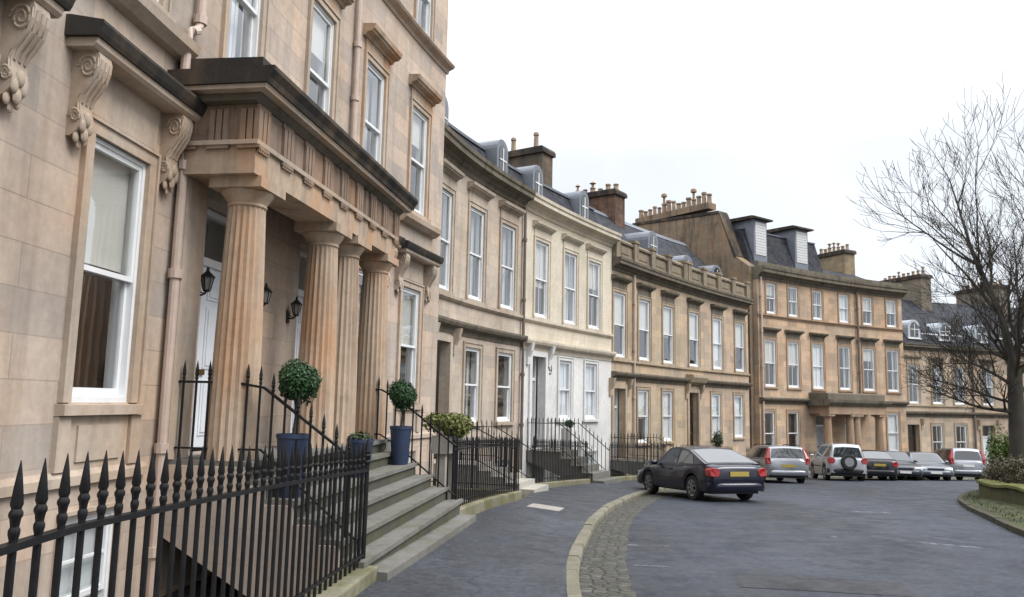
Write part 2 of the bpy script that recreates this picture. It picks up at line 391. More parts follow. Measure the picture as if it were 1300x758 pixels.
        if bevel:
            md = ob.modifiers.new('bevel', 'BEVEL'); md.width = bevel; md.segments = 2; md.limit_method = 'ANGLE'; md.angle_limit = R(40)
        if link: sc.collection.objects.link(ob)
        if parent is not None: ob.parent = parent
        return ob
def tag(o, label=None, cat=None, group=None, kind=None):
    if label: o['label'] = label
    if cat: o['category'] = cat
    if group: o['group'] = group
    if kind: o['kind'] = kind
    return o
def thing(name, loc, label, cat, group=None, rz=0):
    o = bpy.data.objects.new(name, None); o.empty_display_size = .3; sc.collection.objects.link(o)
    o.location = loc; o.rotation_euler = (0, 0, rz); return tag(o, label, cat, group)
def part(mesh_ob, parent, loc=(0, 0, 0), rz=0, name=None, data=None):
    o = bpy.data.objects.new(name or mesh_ob.name, mesh_ob.data); sc.collection.objects.link(o)
    o.parent = parent; o.location = loc; o.rotation_euler = (0, 0, rz)
    for m_ in mesh_ob.modifiers:
        if m_.type == 'BEVEL':
            md = o.modifiers.new('bevel', 'BEVEL'); md.width = m_.width; md.segments = m_.segments; md.limit_method = 'ANGLE'; md.angle_limit = m_.angle_limit
    return o
def copy_tree(o, parent=None):
    c = o.copy(); sc.collection.objects.link(c); c.parent = parent
    for ch in o.children: copy_tree(ch, c)
    return c

# ------------------------------------------------------------------ plan of the crescent
H1 = Fac(arc_line(-3.7, 8.64, R(6), R(1.25), -14, 9.65, 90), -14)
HP = Fac([tuple(H1(-.5, 0, 0)[:2]), tuple(H1(5.1, 0, 0)[:2])], -.5)      # the portico and its steps stand on a straight chord
H2 = Fac(hermite((-1.95, 20.0), R(16), (.33, 25.5), R(27)))
HW = Fac(hermite((.33, 25.5), R(27), (4.04, 31.7), R(34)))
H3 = Fac(hermite((4.04, 31.7), R(33), (13.3, 44.0), R(42)))
H4 = Fac(hermite((14.0, 44.3), R(52), (25.6, 51.4), R(66)))
H5 = Fac(hermite((26.0, 52.6), R(64), (32.4, 55.3), R(72)))
H6 = Fac(hermite((32.4, 55.35), R(72), (46.0, 58.6), R(84)))
def interp(tab, y):
    if y <= tab[0][0]: return tab[0][1]
    for (a, za), (b, zb) in zip(tab, tab[1:]):
        if y <= b: return za + (zb - za) * (y - a) / (b - a)
    return tab[-1][1]
GT = [(-30, .35), (3, -.1), (8.5, -.25), (15, -.42), (21, -.68), (30, -1.14), (40, -1.72), (48, -2.3), (58, -2.9), (80, -3.6), (200, -4)]
PT = [(-30, .45), (3, .02), (8.5, -.11), (14, -.14), (17.5, -.31), (25, -.72), (32, -1.08), (45, -1.9), (55, -2.6), (80, -3.4)]
def sm(tab, y): return sum(interp(tab, y + k * .9) for k in (-2, -1, 0, 1, 2)) / 5
def groad(y): return sm(GT, y)
def gpave(y): return sm(PT, y)

def resample(pl, n):
    f = Fac(pl); return [tuple(f.frame(f.L * i / (n - 1))[0]) for i in range(n)]
def smooth_pl(pl, it=3):
    for _ in range(it):
        q = [pl[0]]
        for a, b in zip(pl, pl[1:]): q += [tuple(Vector(a).lerp(Vector(b), .25)), tuple(Vector(a).lerp(Vector(b), .75))]
        pl = q + [pl[-1]]
    return pl
def off_pl(fac, u0, u1, d, n): return [tuple(fac(u0 + (u1-u0)*i/n, d, 0)[:2]) for i in range(n + 1)]
INNER = smooth_pl(off_pl(H1, -13.5, -.1, 2.42, 12) + off_pl(H1, .4, 9.2, 2.36, 6) + off_pl(H2, 1.0, 5.5, 2.4, 4) + off_pl(HW, .6, 6.8, 2.4, 5)
                  + off_pl(H3, .6, 14.2, 2.4, 8) + off_pl(H4, .8, 12.8, 2.3, 8) + off_pl(H5, .6, 6, 3, 4) + off_pl(H6, 1, 14, 3, 5), 2)
KERB = smooth_pl([(.75, -5), (.68, 2), (.67, 5), (.74, 8.3), (.9, 10.1), (1.12, 11.6), (1.68, 14.9), (2.35, 17.6), (2.95, 19.6), (3.6, 21.7), (5.1, 25.6),
                  (7.2, 29.8), (9.5, 33.5), (13, 38.2), (17.5, 42), (23, 45.4), (29, 47.6), (36, 49.2), (46, 50.5)], 2)
RKERB = smooth_pl([(7.1, -5), (7.2, 2), (7.7, 8), (8.55, 13.3), (9.7, 16.2), (11.2, 19.9), (13.0, 23.4), (16.5, 28.3), (20.5, 31.6), (26, 34.2), (33, 36.2), (46, 37.6)], 2)

def loft(name, A, B, za, zb, nu, nv, mat, kind='structure', bulge=0):
    A, B = resample(A, nu), resample(B, nu); mb = MB(); uvs = []; s_ = 0
    for i in range(nu):
        a, b = Vector(A[i]), Vector(B[i])
        if i: s_ += (Vector(A[i]) - Vector(A[i-1])).length
        for j in range(nv + 1):
            k = j / nv; p = a.lerp(b, k); z = za(p.x, p.y) * (1 - k) + zb(p.x, p.y) * k + bulge * 4 * k * (1 - k)
            mb.v.append((p.x, p.y, z)); uvs.append((s_, (b - a).length * k))
    for i in range(nu - 1):
        for j in range(nv):
            q = i * (nv + 1) + j; mb.f.append((q, q + 1, q + nv + 2, q + nv + 1))
    o = mb.build(name, mat, uvs=uvs, smooth=True)
    if kind: o['kind'] = kind
    return o
def offset_pl(pl, d):
    f = Fac(pl); return [tuple(f(s_, d, 0)[:2]) for s_ in f.s]
KIN = offset_pl(KERB, -.14)        # inner edge of the kerb stones
loft('pavement', INNER, KIN, lambda x, y: gpave(y), lambda x, y: groad(y) + .105, 240, 6, PAVEM)
GUT = offset_pl(KERB, .58)
loft('setts_gutter', KERB, GUT, lambda x, y: groad(y) - .012, lambda x, y: groad(y) + .002, 240, 3, SETTS)
loft('road', GUT, RKERB, lambda x, y: groad(y), lambda x, y: groad(y), 240, 18, ROADM, bulge=.03)
# kerb stones, with open joints, one structure
def kerb(name, pl, d0, d1, base, top, ln, mat):
    f = Fac(pl); mb = MB(); s_ = 0; r = random.Random(3)
    while s_ < f.L - ln:
        L = ln * r.uniform(.8, 1.25); n = 3; jz = r.uniform(-.008, .008); jd = r.uniform(-.008, .008); vs = []; fs = []
        for i in range(n + 1):
            u = s_ + .006 + (L - .012) * i / n
            for d, top_ in ((d0, 0), (d0, 1), (d1 - .025, 1), (d1, .8), (d1, 0)):
                p = f(u, d + jd, 0); vs.append((p.x, p.y, groad(p.y) + (base + (top + jz - base) * top_)))
        for i in range(n):
            for j in range(4): a = i * 5 + j; fs.append((a, a + 1, a + 6, a + 5))
        fs += [(0, 1, 2, 3, 4), tuple(n * 5 + j for j in range(5))[::-1]]
        mb.add(vs, fs); s_ += L
    o = mb.build(name, mat); o['kind'] = 'structure'; return o
kerb('kerb', KERB, -.15, .0, -.1, .108, .95, KERBM)
kerb('garden_kerb', RKERB, 0, .14, -.1, .1, 1.1, stone('dark_garden_kerb_stone', (.055, .05, .04), None, .5, .1, (.06, .045, .03), (.02, .02, .015), .3))
GV = offset_pl(RKERB, .14)
WALLP = smooth_pl([(9.6, -5), (9.7, 2), (9.9, 8), (10.6, 13), (11.2, 16), (11.95, 18.6), (12.65, 21.0), (13.1, 22.5), (13.75, 23.4), (15.6, 24.3), (19, 25.6), (24, 27.9), (32, 30), (46, 31)], 1)
loft('grass_verge', GV, offset_pl(WALLP, 1.0), lambda x, y: groad(y) + .085, lambda x, y: groad(y) + .22, 160, 6, GRASSM, None)
tag(bpy.data.objects['grass_verge'], kind='structure')
loft('garden_ground', offset_pl(WALLP, .3), [(60, -5), (62, 10), (64, 20), (66, 30), (70, 40)], lambda x, y: groad(y) + .35, lambda x, y: groad(y) + .5, 60, 6, EARTH)
mb = MB(); mb.add([(-2500, -2500, -9), (2500, -2500, -9), (2500, 2500, -9), (-2500, 2500, -9)], [(0, 1, 2, 3)])
tag(mb.build('ground', EARTH), kind='structure')
# basement areas: sunken floor and the retaining wall under the railings
def area(fac, u0, u1, d1, zf, n):
    mb = MB(); vs = []; fs = []
    for i in range(n + 1):
        u = u0 + (u1 - u0) * i / n
        for d, q in ((-.15, 0), (d1, 0), (d1, 1), (d1 + .3, 1), (d1 + .3, 2)):
            p = fac(u, d, 0); zt = gpave(p.y) - .05; vs.append((u, d, zf if q == 0 else zt if q == 1 else zt - .4))
    for i in range(n):
        for j in range(4): a = i * 5 + j; fs.append((a, a + 1, a + 6, a + 5))
    mb.fac = fac; mb.add(vs, fs); o = mb.build('basement_area_floor', STEPM, org=(0, 0, 0)); o['kind'] = 'structure'
area(H1, -13.5, 9.6, 2.15, -2.1, 30); area(H2, -.9, 5.96, 2.2, -2.4, 8); area(HW, 0, 7.2, 2.2, -2.5, 9); area(H3, 0, 15.3, 2.2, -3.1, 16); area(H4, -.2, 13.7, 2.1, -4.2, 14)
area(H5, 0, 7, 2.8, -4.6, 6); area(H6, 0, 14, 2.8, -4.8, 8)

# ------------------------------------------------------------------ windows, doors
def sash_meshes(wd, ht, bars_v=0, bars_h=0, stone_m=None, arch=.14, hood=None, sill=True, key=''):
    """local frame: x along the facade, y = -outwards, z up from the opening's bottom; returns unlinked meshes"""
    P = {}
    x0, x1 = -wd/2, wd/2; f = .045; zm = ht * .49; Y = -.085
    fr = MB()
    for a, b in ((x0, x0+f), (x1-f, x1)): fr.box(a, b, .10+Y, .24, 0, ht)
    fr.box(x0+f, x1-f, .10+Y, .24, ht-f, ht); fr.box(x0+f, x1-f, .085+Y, .24, 0, .05)
    s_ = .04
    for (za, zb, y) in ((zm, ht-f, .115+Y), (.05, zm+.05, .165+Y)):
        for a, b in ((x0+f, x0+f+s_), (x1-f-s_, x1-f)): fr.box(a, b, y, y+.045, za, zb)
        fr.box(x0+f+s_, x1-f-s_, y+.001, y+.044, za, za+(.085 if y > .15+Y else .05)); fr.box(x0+f+s_, x1-f-s_, y+.001, y+.044, zb-.05, zb)
        for i in range(bars_v):
            xx = x0 + wd*(i+1)/(bars_v+1); fr.box(xx-.012, xx+.012, y+.006, y+.04, za+.05, zb-.05)
        for i in range(bars_h):
            zz = za + (zb-za)*(i+1)/(bars_h+1); fr.box(x0+f+s_, x1-f-s_, y+.008, y+.038, zz-.012, zz+.012)
    P['window'] = fr.build('window', WHITE, link=False)
    g = MB()
    for (za, zb, y) in ((zm+.05, ht-f-.05, .14+Y), (.135, zm, .19+Y)):
        g.add([(x0+f+s_, y, za), (x1-f-s_, y, za), (x1-f-s_, y, zb), (x0+f+s_, y, zb)], [(0, 1, 2, 3)])
    P['pane'] = g.build('pane', GLASS, link=False, recalc=False)
    if arch:
        a = MB(); q = arch
        for sx in (-1, 1):
            e0, e1 = sorted((sx*(wd/2+.0), sx*(wd/2+q))); a.box(e0, e1, -.035, .06, 0 if sill else -.1, ht)
            e2, e3 = sorted((sx*(wd/2+q), sx*(wd/2+q-.035))); a.box(e2, e3, -.058, -.035, 0 if sill else -.1, ht+q)
        a.box(-wd/2-q+.002, wd/2+q-.002, -.037, .058, ht, ht+q-.002); a.box(-wd/2-q+.035, wd/2+q-.035, -.060, -.037, ht+q-.035, ht+q)
        P['architrave'] = a.build('architrave', stone_m, link=False)
    if sill:
        a = MB(); a.prof(-wd/2-arch-.03, wd/2+arch+.03, [(.12, -.003), (-.1, -.02), (-.1, -.11), (.04, -.12), (.12, -.12)])
        P['sill'] = a.build('sill', stone_m, link=False)
    if hood:
        a = MB(); zt, k, dep = hood; ww = wd/2 + arch
        a.box(-ww+.03, ww-.03, -.035, .03, ht+arch, zt)
        a.prof(-ww-k, ww+k, [(.03, zt), (-.06, zt), (-.09, zt+.05), (-dep+.04, zt+.075), (-dep+.04, zt+.10), (-dep, zt+.12), (-dep-.02, zt+.2), (.03, zt+.23)])
        P['hood_mould'] = a.build('hood_mould', hood_m(stone_m), link=False)
    return P
HM = {}
def hood_m(m_):
    return HM.get(m_.name, m_)
def blind_mesh(wd, ht, frac, style):
    b = MB()
    if style == 'blind': b.box(-wd/2+.06, wd/2-.06, .150, .156, ht*(1-frac), ht-.03); return b.build('blind', BLIND, link=False)
    if style == 'sheet': b.box(-wd/2+.06, wd/2-.06, .150, .156, .02, ht-.03); return b.build('blind', CURT, link=False)
    for s_ in (-1, 1):
        n = 16; vs = []; w_ = wd*frac*.5
        for i in range(n+1):
            x = s_*(wd/2-.03) - s_*w_*i/n; y = .32 + .025*math.sin(i*1.9)
            vs += [(x, y, .02), (x + s_*.04*math.sin(i), y, ht-.02)]
        b.add(vs, [(2*i, 2*i+1, 2*i+3, 2*i+2) for i in range(n)])
    return b.build('curtain', CURT, link=False, smooth=True)
BCACHE = {}
def place_window(house, fac, uc, z0, P, wd, ht, cover=None):
    p = fac(uc, 0, z0) - Vector(house.location); rz = fac.ang(uc)
    wo = part(P['window'], house, p, rz, 'window')
    for k in ('pane', 'architrave', 'sill', 'hood_mould'):
        if k in P: part(P[k], wo, name=k)
    if cover:
        key = (round(wd, 3), round(ht, 3), cover)
        if key not in BCACHE: BCACHE[key] = blind_mesh(wd, ht, cover[1], cover[0])
        part(BCACHE[key], wo, name=BCACHE[key].name.split('.')[0])
    return wo
def door_part(house, fac, uc, z0, wd, ht, door_m, stone_m, fan=.62, side=0, lead=True, console=False, fan_m=None):
    p = fac(uc, 0, z0) - Vector(house.location); rz = fac.ang(uc); dh = ht - fan - .1
    d = MB(); x0, x1 = -wd/2+.07+side, wd/2-.07-side; y = .34
    d.box(x0, x1, y, y+.05, .02, dh)
    pw = (x1-x0)/2
    for i in range(2):
        for za, zb in ((.18, dh*.38), (dh*.44, dh*.78), (dh*.82, dh-.12)):
            a, b = x0+pw*i+.07, x0+pw*(i+1)-.07
            d.box(a, b, y-.014, y, za, zb); d.box(a+.04, b-.04, y-.026, y-.014, za+.04, zb-.04)
    do = d.build('door', door_m, link=False); do = part(do, house, p, rz, 'door')
    f = MB()
    for a, b in ((-wd/2, -wd/2+.07), (wd/2-.07, wd/2)): f.box(a, b, .3, .42, 0, ht)
    if side:
        for a, b in ((x0-.06, x0), (x1, x1+.06)): f.box(a, b, .301, .419, 0, dh)
    f.box(-wd/2+.07, wd/2-.07, .29, .42, dh, dh+.1); f.box(-wd/2+.07, wd/2-.07, .302, .418, ht-.07, ht)
    part(f.build('door_frame', WHITE if door_m is not DOORD else DOORD, link=False), do, name='door_frame')
    g = MB(); g.add([(-wd/2+.07, .36, dh+.1), (wd/2-.07, .36, dh+.1), (wd/2-.07, .36, ht-.07), (-wd/2+.07, .36, ht-.07)], [(0, 1, 2, 3)])
    if side:
        for a, b in ((-wd/2+.07, x0-.06), (x1+.06, wd/2-.07)): g.add([(a, .36, .5), (b, .36, .5), (b, .36, dh), (a, .36, dh)], [(0, 1, 2, 3)]); 
    part(g.build('fanlight', fan_m or GLASS, link=False, recalc=False), do, name='fanlight')
    if side:
        g = MB()
        for a, b in ((-wd/2+.07, x0-.06), (x1+.06, wd/2-.07)): g.box(a, b, .34, .38, 0, .5)
        part(g.build('side_panel', door_m, link=False), do, name='side_panel')
    h = MB(); h.sphere((x1-.1, y-.06, dh*.42), .032, 8, 6); h.box(-.1, .1, y-.03, y-.012, dh*.405, dh*.435)
    part(h.build('handle', BRASS, link=False), do, name='handle')
    if stone_m:
        a = MB(); q = .17
        for sx in (-1, 1):
            e0, e1 = sorted((sx*wd/2, sx*(wd/2+q))); a.box(e0, e1, -.07, .06, 0, ht)
        a.box(-wd/2-q+.002, wd/2+q-.002, -.072, .058, ht, ht+q)
        if console:
            for sx in (-1, 1):
                c = sx*(wd/2+q+.13); a.prof(c-.085, c+.085, [(.02, ht-.3), (-.08, ht-.3), (-.1, ht-.05), (-.2, ht+.15), (-.26, ht+.4), (.02, ht+.4)])
        part(a.build('door_surround', stone_m, link=False), do, name='door_surround')
    return do

# ------------------------------------------------------------------ house shell
def wall_mesh(fac, u0, u1, z0, z1, ops, depth=.24, d=0.0):
    mb = MB(fac)
    us = {u0, u1}; zs = {z0, z1}
    for a, b, c, e in ops: us |= {a, b}; zs |= {c, e}
    ul = sorted(us); fine = []
    for a, b in zip(ul, ul[1:]):
        n = max(1, math.ceil((b-a)/.6)); fine += [a + (b-a)*i/n for i in range(n)]
    fine.append(ul[-1]); zl = sorted(z for z in zs if z0 <= z <= z1); nz_ = len(zl); vs = [(u, d, z) for u in fine for z in zl]; fs = []
    for i in range(len(fine)-1):
        um = (fine[i]+fine[i+1])/2
        for j in range(nz_-1):
            zm = (zl[j]+zl[j+1])/2
            if any(a < um < b and c < zm < e for a, b, c, e in ops): continue
            q = i*nz_+j; fs.append((q, q+nz_, q+nz_+1, q+1))
    mb.add(vs, fs)
    for a, b, c, e in ops:
        c_, e_ = max(c, z0), min(e, z1)
        n = max(1, math.ceil((b-a)/.6)); pts = [(a + (b-a)*i/n) for i in range(n+1)]
        for z in (c_, e_):
            vs = []
            for u in pts: vs += [(u, d, z), (u, d-depth, z)]
            mb.add(vs, [(2*i, 2*i+1, 2*i+3, 2*i+2) for i in range(n)])
        for u in (a, b): mb.add([(u, d, c_), (u, d-depth, c_), (u, d-depth, e_), (u, d, e_)], [(0, 1, 2, 3)])
    return mb
def shell(house, fac, u0, u1, zb, zt, ops, mat, deep=9, gap=.0, depth=.24, split=None):
    """front wall with openings, party and back walls, dim inner wall"""
    if split:                                   # differently finished ground storey
        zs, lower = split
        wall_mesh(fac, u0, u1, zb, zs, [o for o in ops if o[2] < zs], depth).build('ground_floor_wall', lower, house)
        wall_mesh(fac, u0, u1, zs, zt, [o for o in ops if o[3] > zs], depth).build('wall', mat, house)
    else: wall_mesh(fac, u0, u1, zb, zt, ops, depth).build('wall', mat, house)
    m2 = MB(fac); a, b = u0+gap, u1-gap
    for u in (a, b): m2.add([(u, 0, zb), (u, -deep, zb), (u, -deep, zt), (u, 0, zt)], [(0, 1, 2, 3)])
    n = 8; vs = []
    for i in range(n+1): u = a+(b-a)*i/n; vs += [(u, -deep, zb), (u, -deep, zt)]
    m2.add(vs, [(2*i, 2*i+1, 2*i+3, 2*i+2) for i in range(n)])
    m2.build('side_and_back_wall', mat, house, recalc=False)
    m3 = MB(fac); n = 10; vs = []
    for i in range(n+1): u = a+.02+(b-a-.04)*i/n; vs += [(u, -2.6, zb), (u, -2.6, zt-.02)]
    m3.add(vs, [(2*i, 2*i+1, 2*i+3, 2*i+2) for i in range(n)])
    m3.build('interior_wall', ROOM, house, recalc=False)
def band(house, name, fac, u0, u1, pr, mat): return MB(fac).__class__(fac).build(name, mat, house) if False else _band(house, name, fac, u0, u1, pr, mat)
def _band(house, name, fac, u0, u1, pr, mat):
    mb = MB(fac); mb.prof(u0, u1, pr); return mb.build(name, mat, house)
def cornice_pr(z0, z1, d, back=-.3):
    h = z1-z0; return [(back, z0), (.05, z0), (.06, z0+h*.2), (d*.35, z0+h*.3), (d*.4, z0+h*.42), (d*.9, z0+h*.5), (d*.9, z0+h*.72), (d, z0+h*.8), (d*1.03, z1), (back, z1)]
def string_pr(z0, z1, d): return [(-.05, z0), (.03, z0), (.05, z0+(z1-z0)*.35), (d*.85, z0+(z1-z0)*.55), (d, z0+(z1-z0)*.75), (d, z1-.03), (-.05, z1)]
def downpipe(house, fac, pts, r=.05, mat=None, brackets=()):
    mb = MB(); P = [fac(*q) - Vector(house.location) for q in pts]; mb.tube(P, r, 10)
    for u, d, z in brackets:
        p = fac(u, d, z) - Vector(house.location); mb.frustum((p.x, p.y), r*1.45, r*1.45, z-house.location.z-.05, z-house.location.z+.05, 10)
    mb.build('downpipe', mat or PIPE, house, smooth=True, org=(0, 0, 0))
def chimney(house, fac, u, w_, d0, d1, zb, zt, mat, pots=4, pot_h=.7, cap=True, pot_m=None, tall=None, seed=1):
    mb = MB(fac); mb.box(u-w_/2, u+w_/2, d1, d0, zb, zt-.28)
    co = mb.build('chimney', mat, house)
    if cap:
        c = MB(fac); c.prof(u-w_/2-.1, u+w_/2+.1, [(d1-.1, zt-.28), (d0+.1, zt-.28), (d0+.1, zt-.12), (d0+.03, zt), (d1-.03, zt), (d1-.1, zt-.12)])
        c.build('chimney_cap', SOOT, co, org=house.location)
    r = random.Random(seed)
    for i in range(pots):
        d = d0 + (d1-d0)*(i+.5)/pots; p = fac(u, d, zt) - Vector(house.location); h = pot_h*r.uniform(.75, 1.25); q = MB(); rr = .13*r.uniform(.85, 1.15)
        q.lathe((0, 0), [(rr*1.25, 0), (rr*1.2, .08), (rr, .12), (rr*.85, h*.8), (rr*1.1, h*.84), (rr*1.1, h*.92), (rr*.9, h), (rr*.7, h-.02), (rr*.6, h*.6)], 10)
        if r.random() < .3: q.lathe((0, 0), [(rr*.5, h), (rr*.5, h+.18), (rr*1.3, h+.22), (rr*.2, h+.34)], 8)
        q.build('chimney_pot', pot_m or POTCLAY, co, smooth=True).location = p
    return co
def arched_dormer(roof, house, fac, u, d0, d1, z0, z1, wd, light=LEAD, louvre=False):
    """white framed arched dormer; front at d0, back at d1"""
    org = house.location
    n = 10; hw = wd/2; zs = z1-hw*.95; pr = [(u-hw, z0), (u-hw, zs)] + [(u-hw*math.cos(math.pi*i/n), zs+hw*.95*math.sin(math.pi*i/n)) for i in range(1, n)] + [(u+hw, zs), (u+hw, z0)]
    mb = MB(fac); mb.profy(d1, d0, pr); do = mb.build('dormer', light, roof, org=org)
    g = MB(fac); q = [(u+(x-u)*.62, z0+.16+(z-z0)*.76) for x, z in pr]; g.profy(d0+.012, d0+.016, q); g.build('pane', CARGL, do, org=org)
    f = MB(fac); f.box(u-.02, u+.02, d0+.017, d0+.04, z0+.18, z1-.28); f.box(u-hw*.62, u+hw*.62, d0+.017, d0+.042, (z0+z1)/2-.02, (z0+z1)/2+.02)
    f.box(u-hw-.05, u+hw+.05, d0-.02, d0+.07, z0, z0+.1); f.build('sash_bar', WHITE, do, org=org)
    return do

COV = [('blind', .45), None, ('curtain', .5), ('blind', .3), ('sheet', 1), None, ('curtain', .7), ('blind', .5), None]
HM.update({S1T.name: S1C, S2T.name: S2T, S3T.name: SOOTM, S4T.name: SOOTM})
def opn(uc, w_, z0, z1): return (uc-w_/2, uc+w_/2, z0, z1)

# ================================================================== house 1: the near pavilion with the portico
b1 = thing('terraced_house', H1(2.4, 0, -2.1), 'nearest tall sandstone house with a fluted column portico over its steps', 'house', 'houses of the curved terrace')
bays = [-11, -8.6, -6.1, -3.65, -1.25, 1.1, 3.6, 5.9, 8.22]
gw = [-11, -8.6, -6.1, -3.65, -1.25, 5.9, 8.08]
DOORS1 = (1.2, 3.92)
ops = [opn(u, .94, 1.62, 4.05) for u in gw] + [opn(u, .9, 5.72, 8.02) for u in bays] + [opn(u, .86, 9.88, 11.7) for u in bays]
ops += [opn(u, 1.36, 1.03, 4.05) for u in DOORS1] + [opn(u, .84, -.85, .62) for u in gw]
shell(b1, H1, -13.4, 9.65, -2.1, 13.2, ops, S1, 10)
PG = sash_meshes(.94, 2.43, 0, 0, S1T, .15)
PF = sash_meshes(.9, 2.3, 0, 0, S1T, .13, hood=(2.3+.13+.23, .1, .24))
PS = sash_meshes(.86, 1.82, 0, 0, S1T, .12, sill=False)
PB = sash_meshes(.84, 1.47, 1, 1, S1T, .06)
for i, u in enumerate(gw): place_window(b1, H1, u, 1.62, PG, .94, 2.43, ('blind', .47) if u < 0 else ('blind', .5) if u > 7 else ('curtain', .4))
for i, u in enumerate(bays): place_window(b1, H1, u, 5.72, PF, .9, 2.3, ('curtain', .45 + .07*(i % 3)) if i % 2 else ('blind', .32))
for i, u in enumerate(bays): place_window(b1, H1, u, 9.88, PS, .86, 1.82, ('curtain', .45))
for i, u in enumerate(gw): place_window(b1, H1, u, -.85, PB, .84, 1.47, ('sheet', 1))
for u in DOORS1: door_part(b1, H1, u, 1.03, 1.36, 3.02, DOORW, None, .62, .12)
_band(b1, 'base_course', H1, -13.4, -.42, [(-.02, .9), (.05, .9), (.05, .98), (.02, 1.03), (-.02, 1.03)], S1T)
_band(b1, 'base_course', H1, 4.9, 9.66, [(-.02, .9), (.05, .9), (.05, .98), (.02, 1.03), (-.02, 1.03)], S1T)
_band(b1, 'string_course', H1, -13.4, 9.72, string_pr(9.5, 9.72, .2), S1T)
_band(b1, 'cornice', H1, -13.4, 9.9, cornice_pr(12.5, 13.2, .55), S1T)
_band(b1, 'roof', H1, -13.4, 9.65, [(.2, 13.2), (.2, 13.3), (-4.5, 15.2), (-10, 13.3), (-10, 13.2)], SLATE)
# scrolled consoles, hoods and apron panels round the near ground floor windows
def console_mesh():
    m = MB(); w_ = .095
    pr = [(0, .76), (-.31, .76), (-.335, .70), (-.33, .62), (-.295, .53), (-.235, .45), (-.175, .38), (-.14, .30), (-.15, .22), (-.175, .16), (-.165, .09), (-.11, .03), (-.05, 0), (0, 0)]
    m.prof(-w_, w_, [(y, z) for y, z in pr])
    for x in (-w_-.001, w_+.001):                                  # the scrolls on both cheeks
        for (cy, cz, r0) in ((-.2, .62, .115), (-.1, .18, .062)):
            pts = []
            for i in range(34):
                a = i*.42; r_ = r0*(1-i/38); pts.append((x, cy+r_*math.cos(a), cz+r_*math.sin(a)))
            m.tube(pts, [.017*(1-.4*i/34) for i in range(34)], 6)
        m.tube([(x, -.315+.0, .70), (x, -.315, .62), (x, -.275, .52), (x, -.215, .44), (x, -.15, .37), (x, -.12, .29), (x, -.13, .21), (x, -.15, .15)], .013, 5)
    for i in range(3):
        xx = (i-1)*.06; m.tube([(xx, -.337, .69), (xx, -.33, .61), (xx, -.297, .52), (xx, -.237, .44), (xx, -.177, .37), (xx, -.145, .30)], .016, 6)
    for (x, y, z, r_) in ((0, -.17, .17, .055), (-.05, -.16, .1, .05), (.05, -.16, .1, .05), (0, -.15, .03, .055), (-.06, -.1, .0, .045), (.06, -.1, .0, .045), (0, -.09, -.05, .04), (-.075, -.13, .19, .035), (.075, -.13, .19, .035)):
        m.sphere((x, y, z), (r_*.82, r_*.62, r_*1.25), 8, 6)
    return m.build('console', S1T, link=False, smooth=40)
CONS = console_mesh()
for v_ in CONS.data.vertices: v_.co.y *= .76
for u in gw:
    p = Vector(b1.location)
    for s_ in (-1, 1): part(CONS, b1, H1(u+s_*.76, -.005, 3.9)-p, H1.ang(u+s_*.76), 'console')
    hd = MB(H1, .4); hd.prof(u-.96, u+.96, [(0, 4.66), (.24, 4.66), (.27, 4.69), (.28, 4.74), (0, 4.74)]); hd.prof(u-.56, u+.56, [(0, 4.22), (.03, 4.22), (.035, 4.66), (0, 4.66)])
    ho = hd.build('window_hood', S1T, b1)
    hd = MB(H1, .4); hd.prof(u-1.0, u+1.0, [(0, 4.742), (.30, 4.742), (.32, 4.78), (.345, 4.85), (.34, 4.88), (.04, 4.93), (0, 4.93)]); hd.build('weathered_top', SOOT, ho, org=b1.location)
    ap = MB(H1, .4)
    for s_ in (-1, 1): ap.box(u+s_*.56-.085, u+s_*.56+.085, 0, .052, 1.03, 1.5)
    ap.box(u-.47, u+.47, 0, .02, 1.03, 1.5); ap.box(u-.34, u+.34, .02, .04, 1.1, 1.42)
    ap.build('apron_panel', S1T, b1)
for u in bays:
    if u < -.5 or u > 5: _band(b1, 'sill_course', H1, u-.95, u+.95, [(-.02, 5.34), (.1, 5.36), (.2, 5.44), (.22, 5.54), (.02, 5.6), (-.02, 5.6)], S1T)
# portico
po = MB(HP, .5)
po.box(-.28, 4.78, .40, .93, 4.09, 4.40); po.box(-.28, .25, .0, .398, 4.092, 4.40); po.box(4.25, 4.78, 0, .398, 4.092, 4.40)
port = po.build('portico', S1C, b1)
p1 = b1.location
FRM = stone('streaked_frieze_stone', (.25, .185, .14), None, .85, .1, (.37, .19, .085), (.03, .027, .024), warm_=.7)
fz = MB(HP, .5); fz.box(-.28, 4.78, 0, .928, 4.402, 4.86); fz.build('frieze', FRM, port, org=p1)
tn = MB(HP, .5); tn.prof(-.33, 4.83, [(0, 4.40), (.97, 4.40), (.975, 4.45), (0, 4.45)]); tn.build('frieze_band', S1T, port, org=p1)
tu = [-.16+i*.615 for i in range(9)]
for u in tu:
    tg = MB(HP)
    for k in (-1, 0, 1): tg.box(u+k*.095-.036, u+k*.095+.036, .93, .965, 4.455, 4.80)
    tg.box(u-.145, u+.145, .93, .955, 4.80, 4.855)
    tg.box(u-.14, u+.14, .94, .968, 4.36, 4.397)
    for k in range(5): tg.frustum((u-.11+.055*k, .955), .018, .013, 4.325, 4.362, 6)
    tg.build('triglyph', FRM, port, org=p1)
for d in (.12, .5, .86):
    tg = MB(HP)
    for k in (-1, 0, 1): tg.box(-.315, -.28, d+k*.08-.03, d+k*.08+.03, 4.455, 4.80)
    tg.box(-.318, -.28, d-.13, d+.13, 4.36, 4.397)
    tg.build('triglyph', FRM, port, org=p1)
cn = MB(HP, .5)
cn.prof(-.41, 4.91, [(0, 4.862), (.95, 4.862), (1.0, 4.9), (1.02, 4.938), (0, 4.938)])
cn.build('cornice_bed', SOOTM, port, org=p1)  # dark stone on the bed paints in the shadow below the cornice
